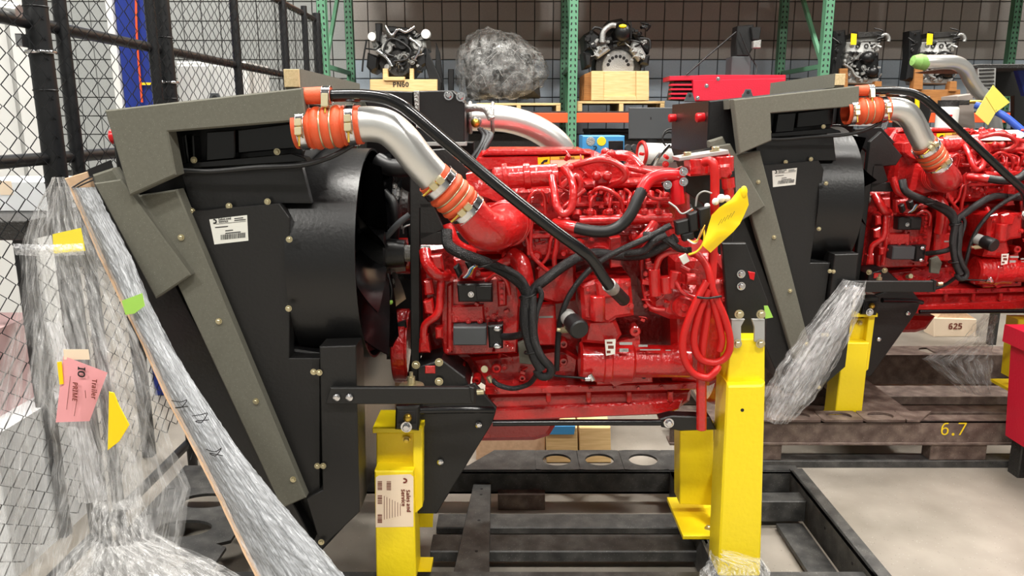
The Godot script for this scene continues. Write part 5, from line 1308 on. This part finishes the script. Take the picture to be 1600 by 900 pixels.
	tube_part(t, "compressor_line", R, [[1002, 400, 2.44], [1004, 440, 2.42], [1010, 470, 2.4], [1020, 482, 2.38], [1040, 484, 2.36]], 0.007, 8)
	tube_part(t, "compressor_line", R, [[1056, 440, 2.34], [1066, 456, 2.33], [1084, 464, 2.33], [1098, 458, 2.34]], 0.0065, 8)
	tube_part(t, "compressor_line", R, [[1012, 398, 2.44], [1012, 420, 2.43]], 0.009, 8)
	cyl_part(t, "pressure_switch", R, [1072, 436, 2.34], [1086, 436, 2.34], 0.018, 14)
	slab_part(t, "lift_bracket", R, [[953, 372], [970, 370], [970, 412], [973, 417], [954, 419]], 2.37, 0.04, 0.003)
	slab_part(t, "rear_pad", R, [[1100, 440], [1140, 436], [1140, 470], [1104, 472]], 2.415, 0.04, 0.012)
	for k in 6:
		b = B.new(); b.bolt(at(1130, 440 + k * 27, 2.41), 0.008); put(b, "housing_bolt", R, t)
	# --- top rear filter head on its black bracket
	slab_part(t, "filter_bracket", M.blackplate, [[1072, 240], [1082, 262], [1148, 262], [1152, 330], [1142, 396], [1110, 400], [1100, 320], [1072, 300]], 2.5, 0.02, 0.002)
	slab_part(t, "filter_head", R, [[1078, 248], [1142, 240], [1144, 262], [1130, 272], [1080, 276]], 2.4, 0.1, 0.01)
	slab_part(t, "filter_head_plate", M.lightgrey, [[1060, 246], [1138, 234], [1140, 241], [1062, 252]], 2.4, 0.1, 0.002)
	for q in [[1092, 272], [1132, 268]]:
		cyl_part(t, "filter_canister", R, [q[0], q[1], 2.4], [q[0], q[1] - 24, 2.4], 0.028, 20)
	for q in [[1074, 240], [1118, 232]]:
		b = B.new(); b.bolt(at(q[0], q[1] + 4, 2.42), 0.012, Vector3.UP); put(b, "cap_bolt", M.zinc, t)
	slab_part(t, "rear_elbow_body", R, [[1122, 258], [1142, 256], [1145, 272], [1138, 282], [1124, 280]], 2.36, 0.06, 0.008)
	b = B.new(); b.lathe(at(1137, 278, 2.36), Vector3(0.15, -1, 0), [[0, 0.02], [0.03, 0.02], [0.035, 0.016], [0.06, 0.014], [0.065, 0.01], [0.09, 0.009]], 14); put(b, "drain_cone", R, t)
	for q in [[1068, 268], [1068, 284], [1043, 289]]:
		b = B.new(); b.bolt(at(q[0], q[1], 2.36), 0.009); put(b, "bracket_bolt", M.chrome, t)
	slab_part(t, "sensor_bracket", M.black, [[1034, 286], [1062, 276], [1072, 284], [1070, 304], [1040, 300]], 2.38, 0.02, 0.002)
	# --- red drain hoses
	tube_part(t, "drain_hose", M.redhose, [[1100, 254, 2.34], [1110, 252, 2.32], [1116, 262, 2.31], [1117, 300, 2.31], [1115, 360, 2.31], [1113, 420, 2.3], [1107, 480, 2.3], [1098, 540, 2.3], [1096, 580, 2.3], [1096, 610, 2.3]], 0.0135, 14)
	cyl_part(t, "drain_pipe", R, [1096, 582, 2.3], [1096, 671, 2.3], 0.0165, 14)
	tube_part(t, "drain_hose", M.redhose, [[1108, 452, 2.28], [1092, 490, 2.28], [1084, 530, 2.28], [1092, 558, 2.28], [1114, 567, 2.28], [1134, 558, 2.28], [1141, 534, 2.28], [1132, 496, 2.28], [1114, 455, 2.28], [1106, 420, 2.29], [1092, 400, 2.31], [1080, 396, 2.33]], 0.0115, 12)
	tube_part(t, "drain_hose", M.redhose, [[1104, 440, 2.275], [1086, 476, 2.27], [1069, 520, 2.27], [1068, 556, 2.27], [1082, 582, 2.27], [1104, 590, 2.27], [1118, 580, 2.27], [1122, 572, 2.28]], 0.0115, 12)
	tube_part(t, "drain_hose", M.redhose, [[1112, 462, 2.285], [1122, 500, 2.285], [1128, 530, 2.285], [1124, 548, 2.29]], 0.011, 12)
	b = B.new(); b.tube([[1089, 464, 2.26], [1104, 466, 2.258], [1120, 464, 2.262], [1127, 463, 2.27]], 0.0035, 6); put(b, "cable_tie", M.rubber, t)
	# --- black wiring harness
	var h := [
		[[[698, 360, 2.36], [700, 382, 2.34], [716, 394, 2.34], [742, 404, 2.34], [772, 416, 2.34], [800, 432, 2.33], [818, 448, 2.33], [826, 470, 2.33]], 0.018],
		[[[742, 404, 2.34], [768, 412, 2.33], [798, 424, 2.32], [818, 440, 2.32], [824, 465, 2.32], [824, 500, 2.32]], 0.011],
		[[[826, 470, 2.33], [836, 450, 2.34], [856, 434, 2.35], [880, 416, 2.35], [905, 402, 2.36], [930, 396, 2.37], [952, 398, 2.38]], 0.0165],
		[[[822, 462, 2.31], [820, 500, 2.31], [826, 530, 2.31], [836, 560, 2.31], [846, 578, 2.31]], 0.017],
		[[[832, 462, 2.31], [832, 500, 2.3], [834, 530, 2.3], [846, 558, 2.3], [860, 574, 2.31], [858, 586, 2.31], [846, 588, 2.31], [838, 578, 2.31]], 0.0135],
		[[[840, 448, 2.32], [846, 462, 2.32], [838, 490, 2.31], [836, 520, 2.31], [842, 550, 2.31]], 0.009],
		[[[786, 526, 2.4], [800, 526, 2.36], [816, 522, 2.33], [822, 516, 2.32]], 0.012],
		[[[838, 586, 2.32], [826, 600, 2.36], [802, 607, 2.38], [780, 602, 2.4], [770, 594, 2.42]], 0.0085],
		[[[1048, 352, 2.3], [1010, 372, 2.3], [975, 388, 2.3], [945, 404, 2.31], [915, 428, 2.33], [892, 458, 2.34], [878, 490, 2.35], [872, 530, 2.36], [870, 578, 2.38]], 0.0095],
		[[[950, 398, 2.37], [985, 400, 2.36], [1012, 396, 2.34], [1036, 384, 2.32], [1056, 372, 2.3]], 0.016],
		[[[975, 396, 2.33], [1005, 392, 2.32], [1022, 376, 2.3], [1040, 366, 2.3]], 0.012],
		[[[1006, 366, 2.33], [1026, 368, 2.31], [1044, 378, 2.3], [1062, 390, 2.3], [1080, 390, 2.3]], 0.009],
		[[[1020, 366, 2.32], [1040, 372, 2.3], [1060, 386, 2.29], [1075, 393, 2.3]], 0.008],
	]
	for q in h: tube_part(t, "wiring_harness", M.conduit, q[0], q[1], 10)
	for q in [[824, 462], [760, 413], [832, 548]]:
		b = B.new(); b.torus(at(q[0], q[1], 2.32), Vector3(0.3, -1, 0), 0.026, 0.0028, 20, 6); put(b, "cable_tie", M.rubber, t)
	b = B.new(); b.cyl(at(757, 577, 2.43), at(757, 577, 2.4), 0.012, 12); b.cyl(at(763, 588, 2.42), at(768, 597, 2.42), 0.009, 10); put(b, "oil_sensor", M.zinc, t)
	b = B.new(); b.cyl(at(921, 584, 2.33), at(927, 594, 2.33), 0.009, 10); b.cyl(at(914, 592, 2.33), at(922, 592, 2.33), 0.009, 10); put(b, "starter_terminal", M.chrome, t)
	tube_part(t, "starter_cable", M.rubber, [[868, 578, 2.37], [866, 586, 2.37], [878, 588, 2.36], [905, 590, 2.34], [916, 592, 2.33]], 0.004, 6)
	# relays and loose coloured leads at the rear
	for q in [[1056, 342, 22, 26], [1076, 330, 16, 34], [1092, 322, 20, 36], [1066, 362, 20, 16]]:
		slab_part(t, "relay", M.rubber, [[q[0], q[1] + 5], [q[0] + q[2] - 2, q[1]], [q[0] + q[2], q[1] + q[3] - 4], [q[0] + 3, q[1] + q[3]]], 2.265, 0.04, 0.004)
	for q in [[M.white, 0], [M.inkyellow, 4], [M.orange, 8], [M.greentape, 11], [M.redhose, 14], [M.brass, 17]]:
		var k: float = q[1]
		tube_part(t, "loose_lead", q[0], [[1056 + k, 350 + k, 2.3], [1072 + k * 0.6, 372 + k * 0.4, 2.27], [1086 + k * 0.4, 380 - k * 0.5, 2.26], [1094 + k * 0.5, 366 - k, 2.27], [1098 + k * 0.3, 352, 2.29]], 0.003, 6)
	tube_part(t, "loose_lead", M.lightgrey, [[1087, 322, 2.3], [1090, 306, 2.29], [1100, 299, 2.28], [1112, 302, 2.28]], 0.0028, 6)
	tube_part(t, "loose_lead", M.inkyellow, [[1099, 356, 2.27], [1100, 376, 2.26], [1090, 392, 2.26], [1076, 398, 2.26]], 0.0035, 6)
	tube_part(t, "loose_lead", M.lightgrey, [[1045, 316, 2.34], [1056, 324, 2.32], [1066, 334, 2.3], [1082, 326, 2.3]], 0.003, 6)
	slab_part(t, "white_clip", M.paper, [[1061, 402], [1072, 396], [1078, 408], [1068, 414]], 2.27, 0.008, 0.001)
	b = B.new()
	for q in [[1105, 322, 0.009], [1118, 315, 0.011], [1127, 310, 0.013], [1136, 310, 0.01]]: b.ball(at(q[0], q[1], 2.28), q[2])
	put(b, "white_plug", M.white, t)
	fittings(t, R, 800, 300, 870, 400, 2.47, 26, 0.013, 21)
	fittings(t, R, 880, 296, 1060, 400, 2.46, 60, 0.012, 22)
	fittings(t, R, 670, 400, 800, 440, 2.45, 18, 0.012, 23)
	fittings(t, R, 700, 470, 806, 548, 2.45, 22, 0.009, 24)
	fittings(t, R, 1000, 410, 1090, 500, 2.37, 26, 0.013, 25)
	fittings(t, R, 770, 556, 900, 600, 2.49, 16, 0.011, 26)
	fittings(t, R, 850, 240, 1050, 290, 2.5, 22, 0.012, 27)
	fittings(t, M.rubber, 570, 260, 636, 560, 2.62, 30, 0.02, 28)
	fittings(t, M.cast, 575, 270, 632, 440, 2.6, 14, 0.012, 29)
	# stickers on the rocker cover
	slab_part(t, "warning_sticker", M.yellowtag, [[840, 246], [859, 245], [859, 260], [841, 261]], 2.643, 0.001, 0.0)
	b = B.new(); b.slab([[845, 255], [850, 250], [856, 249], [855, 253], [850, 254], [849, 258], [846, 258]], 2.6415, 0.001, 0.0); put(b, "sticker_mark", M.ink, t)
	slab_part(t, "data_sticker", M.labelcream, [[860, 245], [912, 243], [912, 258], [860, 262]], 2.643, 0.001, 0.0)
	slab_part(t, "sticker_band", mat(Color(0.95, 0.72, 0.25), 0.5), [[860, 245], [912, 243], [912, 248], [860, 250]], 2.6415, 0.001, 0.0)
	lettering("WARNING", at(886, 247, 2.639), Basis(), 0.008, M.ink, t, "sticker_lettering")
	# silver print on the starter
	b = B.new()
	for q in [[968, 535, 20, 4], [968, 545, 14, 5], [998, 539, 14, 3], [1000, 546, 32, 1.5], [1040, 547, 8, 1.2], [972, 546, 8, 3]]: b.slab([[q[0], q[1]], [q[0] + q[2], q[1]], [q[0] + q[2], q[1] + q[3]], [q[0], q[1] + q[3]]], 2.345 if q[0] < 996 else 2.363, 0.004, 0.0)
	put(b, "worn_print", M.lightgrey, t)
	return t

func mount_bracket() -> Node3D:
	var t := thing("mount_bracket", "black steel mounting bracket joining the shroud and large engine", "bracket", at(660, 680, 2.3))
	var b := B.new(); b.slab([[516, 606], [742, 606], [742, 632], [508, 632]], 2.14, 0.02, 0.003); put(b, "side_arm", M.blackplate, t)
	b = B.new(); b.slab([[733, 604], [741, 606], [741, 630], [736, 628]], 2.135, 0.03, 0.002); put(b, "arm_end", M.blackplate, t)
	b = B.new(); b.slab([[640, 632], [742, 600], [776, 638], [770, 660], [682, 803], [650, 803]], 2.36, 0.02, 0.003); put(b, "gusset_plate", M.blackplate, t)
	b = B.new(); b.slab([[618, 636], [656, 634], [654, 674], [617, 672]], 2.28, 0.08, 0.006); var bx := put(b, "rubber_mount_box", M.black, t)
	b = B.new(); b.slab([[623, 643], [650, 642], [650, 662], [622, 662]], 2.277, 0.004, 0.001); put(b, "mount_pocket", M.ink, bx)
	b = B.new(); b.ball(at(637, 653, 2.27), 0.014); put(b, "mount_nut", M.brass, bx)
	b = B.new(); b.bolt(at(635, 667, 2.275), 0.012); put(b, "mount_bolt", M.chrome, bx)
	b = B.new(); b.tube([[656, 641, 2.26], [740, 640, 2.3], [770, 641, 2.33]], 0.012, 10, 3); put(b, "cross_pin", M.gloss, t)
	for q in [[526, 621, 2.136], [546, 621, 2.136], [748, 664, 2.355], [688, 722, 2.355]]:
		b = B.new(); b.lathe(at(q[0], q[1], q[2]), Vector3(0, 0, 1), [[-0.002, 0.0115], [0.003, 0.0105], [0.006, 0.006], [0.0065, 0]], 18); put(b, "button_bolt", M.chrome, t)
	b = B.new(); b.cyl(at(745, 613, 2.14), at(756, 612, 2.14), 0.009, 6); put(b, "arm_bolt", M.zinc, t)
	b = B.new(); b.lathe(at(643, 603, 2.26), Vector3.UP, [[-0.004, 0.04], [0.004, 0.038], [0.006, 0.02], [0.006, 0.012], [0.03, 0.012], [0.03, 0.006], [0.045, 0.006], [0.045, 0]], 20); put(b, "mount_stud", M.zinc, t)
	b = B.new(); b.tube([[770, 661, 2.34], [900, 660, 2.34], [1032, 660, 2.34]], 0.0105, 12, 2); put(b, "tie_rod", M.gloss, t)
	b = B.new(); b.bolt(at(1045, 661, 2.335), 0.011); put(b, "rod_bolt", M.chrome, t)
	b = B.new(); b.slab([[1030, 655], [1050, 650], [1110, 652], [1120, 672], [1064, 674], [1034, 668]], 2.36, 0.05, 0.004); put(b, "rod_bracket", M.black, t)
	b = B.new(); b.slab([[1128, 380], [1166, 380], [1200, 470], [1196, 545], [1141, 545]], 2.38, 0.025, 0.003); put(b, "rear_mount_plate", M.blackplate, t)
	for q in [[1158, 428], [1158, 447]]:
		b = B.new(); b.bolt(at(q[0], q[1], 2.376), 0.009); put(b, "plate_bolt", M.chrome, t)
	b = B.new(); b.slab([[1169, 424], [1180, 426], [1178, 438], [1172, 436]], 2.376, 0.006, 0.001); put(b, "red_tab", M.redcap, t)
	b = B.new(); b.slab([[1194, 478], [1200, 478], [1208, 496], [1196, 498]], 2.33, 0.003, 0.0); put(b, "green_tape", M.greentape, t)
	return t

func far_side() -> Array:
	var t := thing("air_box", "square black air cleaner box behind the charge air pipe", "box", at(690, 225, 2.8))
	var b := B.new(); b.slab([[648, 142], [708, 141], [726, 160], [726, 222], [648, 224]], 2.75, 0.25, 0.004); put(b, "body", M.black, t)
	b = B.new(); b.slab([[560, 140], [646, 143], [646, 222], [600, 218]], 2.8, 0.2, 0.004); put(b, "side_box", M.black, t)
	b = B.new(); b.slab([[646, 142], [655, 142], [655, 200], [650, 200]], 2.74, 0.02, 0.002); put(b, "edge_strip", M.cast, t)
	b = B.new(); b.slab([[655, 222], [728, 222], [728, 228], [660, 228]], 2.74, 0.08, 0.001); put(b, "tray", M.lightgrey, t)
	for q in [[701, 149], [720, 151]]:
		b = B.new(); b.bolt(at(q[0], q[1], 2.745), 0.011); put(b, "bolt", M.chrome, t)
	b = B.new(); b.slab([[572, 216], [740, 222], [742, 520], [650, 560], [572, 540]], 3.05, 0.06, 0.004); put(b, "support_panel", M.black, t)
	var s := thing("exhaust_tube", "bright bent exhaust tube behind the large engine rocker cover", "pipe", at(820, 215, 3.0))
	b = B.new(); b.tube([[722, 184, 2.95], [765, 184, 2.98], [800, 188, 3.0], [835, 200, 3.02], [866, 220, 3.04], [880, 240, 3.05], [890, 280, 3.05]], 0.05, 22, 6); put(b, "tube", M.alu, s)
	b = B.new(); b.torus(at(735, 184, 2.95), Vector3(1, 0, 0), 0.054, 0.008); b.torus(at(770, 184, 2.98), Vector3(1, 0, 0), 0.054, 0.007); put(b, "clamp_ring", M.cast, s)
	b = B.new(); b.tube([[728, 170, 2.85], [745, 168, 2.84], [760, 172, 2.83], [768, 186, 2.82]], 0.014, 10); b.ball(at(744, 190, 2.84), 0.02); put(b, "sensor_pipe", M.cast, s)
	b = B.new(); b.ball(at(743, 192, 2.83), 0.017); put(b, "brass_fitting", M.brass, s)
	for k in 5:
		b = B.new(); b.tube([[748 + k * 4, 200 + k * 2, 2.84], [756 + k * 3, 212, 2.83], [750 + k * 2, 230, 2.8], [736 + k * 4, 248, 2.78]], 0.008, 8); put(b, "braided_cable", M.conduit if k % 2 else M.grey, s)
	return [t, s]

func second_unit() -> void:
	var shift := Vector3(2.023, 0.061, -1.248)
	for o: Node3D in unit:
		var l: String = o.get_meta("label")
		var n: String = o.name
		if n.begins_with("paper_label"): continue
		if n == "support_stand_001": continue
		var says := {"support_stand": "yellow steel stand without a label on the brown skid", "support_stand_002": "short yellow stand wrapped in film beside the red bin", "cooling_pack": "black radiator pack edged with olive foam over the brown skid", "cooling_fan": "black cooling fan beside the red engine over brown skid", "charge_air_pipe": "bent aluminium charge air pipe on the engine over brown skid", "coolant_pipe": "thin black pipe slanting across the engine over brown skid", "diesel_engine": "glossy red diesel engine over the rusty brown skid", "mount_bracket": "black mounting bracket under the engine over brown skid", "air_box": "black air cleaner box behind the engine over brown skid", "exhaust_tube": "bright exhaust tube behind the engine over brown skid"}
		copy_of(o, shift, says[n])
# ---------------------------------------------------------------- wrapped goods, tags, bin
# rows of [y, left x, right x, depth]; a crumpled sheet through them
func film_sheet(rows: Array, cols: int, sub: int, amp: float, freq: float, sd: int, curve := 0.0) -> B:
	var f := FastNoiseLite.new(); f.seed = sd; f.frequency = freq; f.fractal_octaves = 3
	var wide: float = rows[rows.size() / 2][2] - rows[rows.size() / 2][1]
	var g := []
	var n := (rows.size() - 1) * sub
	for i in n + 1:
		var k := mini(i / sub, rows.size() - 2)
		var s := float(i - k * sub) / sub
		var a: Array = rows[k]; var c: Array = rows[k + 1]
		var y := lerpf(a[0], c[0], s); var xl := lerpf(a[1], c[1], s); var xr := lerpf(a[2], c[2], s); var d := lerpf(a[3], c[3], s)
		var row := []
		for j in cols + 1:
			var w := float(j) / cols
			var x := lerpf(xl, xr, w)
			var p := at(x, y, d)
			var xw := w * wide
			var nz := f.get_noise_2d(xw * 2.0, y * 0.25) + 0.7 * (1.0 - 2.0 * absf(f.get_noise_2d(xw * 3.0 + 500, y * 0.5)))
			p += Vector3(0.35 * f.get_noise_2d(xw + 90, y) * amp, 0, amp * nz + curve * sin(PI * w))
			row.append(p)
		g.append(row)
	var b := B.new(); b.sheet(g); return b

func wrapped_goods() -> void:
	var t := thing("wrapped_package", "long flat package in bubble film leaning on the olive foam edge", "package", at(400, 900, 1.85))
	var rows := [[292, 112, 150, 2.12], [330, 128, 168, 2.11], [400, 158, 206, 2.09], [470, 192, 234, 2.06], [540, 226, 268, 2.03], [620, 262, 318, 1.99], [700, 305, 372, 1.95], [780, 345, 436, 1.91], [850, 378, 496, 1.87], [915, 410, 552, 1.83]]
	var b := film_sheet(rows, 30, 16, 0.0045, 0.12, 3, 0.03); put(b, "bubble_film", M.bubble, t)
	var back := []
	for r in rows: back.append([r[0], r[1] + 3, r[2] - 4, r[3] + 0.012])
	b = film_sheet(back, 10, 6, 0.0, 0.1, 1, 0.02)
	put(b, "inner_sheet", mat(Color(0.33, 0.34, 0.35), 0.4), t)
	var edge := []
	for r in rows: edge.append([r[0], r[1] - 4, r[1] + 5, r[3] + 0.01])
	b = film_sheet(edge, 4, 6, 0.002, 0.1, 5, 0.0); put(b, "cardboard_edge", M.card, t)
	b = B.new(); b.slab([[100, 279], [136, 268], [143, 292], [146, 318], [128, 330]], 2.2, 0.02, 0.002); put(b, "cardboard_flap", M.card, t)
	b = B.new(); b.slab([[136, 265], [172, 250], [176, 262], [140, 278]], 2.16, 0.006, 0.001); put(b, "black_strap", M.rubber, t)
	b = B.new(); b.tube([[112, 294, 2.12], [128, 284, 2.14], [144, 276, 2.16]], 0.0022, 5); b.tube([[114, 296, 2.12], [130, 288, 2.14], [146, 281, 2.16]], 0.0022, 5); put(b, "strap_cord", M.ink, t)
	for q in [[268.0, 626.0, 1.94], [300.0, 650.0, 1.925], [322.0, 702.0, 1.895]]:
		b = B.new(); b.tube([[q[0], q[1], q[2]], [q[0] + 14, q[1] + 4 - fmod(q[0], 7.0), q[2]], [q[0] + 24, q[1] - 4 + fmod(q[0], 5.0), q[2]], [q[0] + 12 + fmod(q[0], 11.0), q[1] + 10, q[2]], [q[0] + 6, q[1] + 6 + fmod(q[1], 9.0), q[2]], [q[0] + 26, q[1] + 12 - fmod(q[1], 7.0), q[2]]], 0.0013, 5); put(b, "marker_scribble", M.ink, t)
	b = B.new(); b.slab([[190, 470], [222, 458], [226, 478], [210, 490], [196, 492]], 2.0, 0.002, 0.0); put(b, "green_tape", M.greentape, t)
	# clear film hanging between the panel and the fence
	t = thing("hanging_film", "loose clear plastic film draped before the fence", "plastic film", at(120, 890, 1.9))
	var film_rows := [[276, 86, 104, 2.13], [330, 52, 128, 2.11], [400, 30, 158, 2.08], [470, 30, 190, 2.05], [560, 8, 232, 2.02], [660, -20, 262, 1.98], [760, -40, 300, 1.95], [850, -60, 285, 1.92], [930, -80, 300, 1.88]]
	b = film_sheet(film_rows, 46, 12, 0.016, 0.014, 9, 0.02); put(b, "outer_layer", M.film, t)
	film_rows = [[290, 92, 118, 2.16], [360, 60, 150, 2.13], [440, 44, 178, 2.1], [520, 50, 210, 2.07], [620, 60, 240, 2.04], [720, 130, 226, 2.0], [790, 150, 230, 1.98]]
	b = film_sheet(film_rows, 30, 12, 0.014, 0.018, 14, 0.02); put(b, "inner_layer", M.film, t)
	film_rows = [[380, 22, 130, 2.0], [388, 24, 132, 1.99], [398, 26, 134, 1.99]]
	b = film_sheet(film_rows, 20, 4, 0.006, 0.04, 17, 0.02); put(b, "folded_edge", M.filmthick, t)
	film_rows = [[500, 70, 96, 1.97], [600, 90, 130, 1.95], [700, 110, 150, 1.93], [780, 118, 168, 1.92]]
	b = film_sheet(film_rows, 12, 12, 0.01, 0.03, 19, 0.02); put(b, "gathered_fold", M.filmthick, t)
	film_rows = [[560, 176, 190, 1.96], [640, 172, 204, 1.94], [720, 160, 214, 1.92], [790, 150, 222, 1.9]]
	b = film_sheet(film_rows, 12, 12, 0.01, 0.03, 23, 0.02); put(b, "gathered_fold", M.film, t)
	# heap at the bottom
	t = thing("film_heap", "crumpled heap of clear film on the skid corner", "plastic film", at(240, 890, 1.85))
	film_rows = [[770, 150, 222, 1.9], [800, 144, 232, 1.87], [830, 146, 246, 1.84], [860, 110, 300, 1.8], [890, 92, 350, 1.77], [930, 84, 400, 1.73]]
	b = film_sheet(film_rows, 40, 10, 0.016, 0.035, 27, 0.05); put(b, "crumpled_sheet", M.film, t)
	film_rows = [[840, 150, 240, 1.82], [870, 130, 330, 1.77], [900, 120, 390, 1.73], [940, 110, 440, 1.68]]
	b = film_sheet(film_rows, 34, 10, 0.016, 0.035, 31, 0.04); put(b, "crumpled_sheet", M.film, t)
	# tags
	t = thing("pink_tag", "pink paper tag with handwriting taped on the film", "tag", at(128, 605, 1.9))
	var g := []
	for i in 9:
		var row := []
		for j in 9:
			var u := j / 8.0; var w := i / 8.0
			var px := lerpf(lerpf(99, 168, u), lerpf(87, 140, u), w); var py := lerpf(lerpf(556, 582, u), lerpf(660, 658, u), w)
			row.append(at(px, py, 1.9 - 0.012 * sin(PI * u) + 0.01 * w * w))
		g.append(row)
	b = B.new(); b.sheet(g); put(b, "sheet", M.pink, t)
	b = B.new(); b.slab([[99, 546], [138, 546], [140, 562], [100, 562]], 1.897, 0.001, 0.0); put(b, "header_strip", M.labelcream, t)
	var down := Basis(Vector3(0, 0, 1), -PI / 2 - 0.15)
	lettering("IO", at(127, 582, 1.882), down, 0.02, M.ink, t, "handwriting")
	lettering("PRIME", at(117, 612, 1.882), down, 0.013, M.inkbrown, t, "handwriting")
	lettering("Trailer", at(147, 608, 1.885), down, 0.013, M.inkbrown, t, "handwriting")
	b = B.new()
	for q in [[110, 588, 104, 640], [120, 626, 116, 650], [133, 610, 134, 622]]: b.tube([[q[0], q[1], 1.884], [q[2], q[3], 1.886]], 0.0007, 4, 1)
	put(b, "ruled_line", M.inkbrown, t)
	b = B.new(); b.slab([[89, 566], [96, 565], [99, 600], [93, 601]], 1.895, 0.002, 0.0)
	solo(b, "yellow_sticker", M.yellowtag, "narrow yellow sticker beside the pink tag", "sticker")
	b = B.new(); b.slab([[170, 612], [178, 614], [186, 634], [202, 664], [186, 690], [168, 704], [169, 660]], 1.9, 0.003, 0.001)
	solo(b, "yellow_ribbon", M.yellowtag, "hanging yellow ribbon tag below the pink paper", "tag")
	b = B.new(); b.slab([[82, 366], [126, 356], [133, 392], [84, 396]], 2.01, 0.002, 0.0)
	solo(b, "yellow_tape", mat(Color(0.93, 0.86, 0.25), 0.4), "piece of yellow printed tape high on the film", "tape")
	# tag on the engine
	t = thing("yellow_instruction_tag", "crumpled yellow instruction tag tied at the rear of engine", "tag", at(1130, 345, 2.24))
	g = []
	var L := [[1156, 294], [1142, 312], [1124, 324], [1112, 336], [1107, 352], [1102, 370], [1098, 384]]
	var Rr := [[1167, 298], [1170, 320], [1163, 336], [1156, 350], [1146, 362], [1134, 373], [1110, 395]]
	for i in 7:
		var row := []
		for j in 9:
			var w := j / 8.0
			row.append(at(lerpf(L[i][0], Rr[i][0], w), lerpf(L[i][1], Rr[i][1], w), 2.23 - 0.012 * sin(PI * w + i * 0.7) * sin(i * 0.9)))
		g.append(row)
	b = B.new(); b.sheet(g); put(b, "sheet", M.yellowtag, t)
	b = B.new(); b.ball(at(1162, 300, 2.23), 0.014, Vector3(0.8, 1.3, 0.6)); put(b, "knot", M.yellowtag, t)
	b = B.new()
	for k in 5: b.tube([[1122 + k * 5, 352 - k * 3, 2.205], [1128 + k * 5, 342 - k * 3, 2.205]], 0.0006, 4, 1)
	put(b, "printed_line", M.ink, t)
	# film round the second unit
	t = thing("stretch_wrap", "gathered stretch wrap hanging before the brown skid", "plastic film", at(1260, 650, 3.2))
	rows = [[436, 1318, 1352, 3.3], [470, 1290, 1348, 3.26], [520, 1250, 1330, 3.22], [570, 1214, 1306, 3.2], [620, 1190, 1275, 3.2], [652, 1185, 1240, 3.22]]
	b = film_sheet(rows, 30, 14, 0.016, 0.04, 41, 0.08); put(b, "outer_layer", M.film, t)
	rows = [[445, 1330, 1352, 3.34], [520, 1270, 1322, 3.28], [600, 1215, 1280, 3.25], [650, 1195, 1236, 3.24]]
	b = film_sheet(rows, 20, 14, 0.016, 0.04, 43, 0.05); put(b, "inner_layer", M.filmthick, t)
	t = thing("sagging_film", "thin clear film sagging between two yellow stands", "plastic film", at(1480, 580, 4.0))
	rows = [[490, 1535, 1555, 3.9], [530, 1500, 1552, 3.9], [560, 1440, 1550, 3.9], [612, 1502, 1548, 3.9]]
	b = film_sheet(rows, 20, 10, 0.03, 0.05, 47, 0.04); put(b, "sheet", M.film, t)
	t = thing("foot_wrap", "torn clear film round the foot of the tall stand", "plastic film", at(1150, 895, 2.2))
	rows = [[858, 1110, 1126, 2.2], [872, 1104, 1190, 2.19], [888, 1096, 1200, 2.16], [905, 1090, 1204, 2.14]]
	b = film_sheet(rows, 26, 8, 0.018, 0.06, 53, 0.05); put(b, "sheet", M.film, t)
	# red bin at the frame's edge
	var bf := at(1568, 506, 3.4)
	t = thing("red_bin", "red plastic bin standing in front of the stencilled skid", "bin", Vector3(bf.x + 0.3, 0, -3.1))
	var lowx := at(1562, 676, 3.4)
	b = B.new()
	b.prism(PackedVector2Array([Vector2(bf.x + 0.02, bf.y - 0.02), Vector2(bf.x + 0.62, bf.y - 0.02), Vector2(bf.x + 0.58, lowx.y), Vector2(bf.x + 0.06, lowx.y)]), Transform3D(Basis(), Vector3(0, 0, -2.85)), 0.53, 0.012); put(b, "body", M.redbin, t)
	b = B.new(); b.bx(Vector3(bf.x, bf.y - 0.08, -2.82), Vector3(bf.x + 0.64, bf.y, -3.4), 0.008); put(b, "rim", M.redbin, t)
	for q in [-2.88, -3.34]:
		b = B.new(); b.bx(Vector3(bf.x + 0.1, 0, q - 0.04), Vector3(bf.x + 0.5, lowx.y, q + 0.04), 0.005); put(b, "trolley_foot", M.castdark, t)
	# paper lying on the second engine
	b = film_sheet([[203, 1482, 1590, 4.02], [210, 1500, 1605, 3.92], [219, 1528, 1590, 3.8]], 10, 4, 0.006, 0.03, 61, 0.01)
	solo(b, "paper_sheet", M.paper, "white paper sheet lying on the engine over brown skid", "paper")
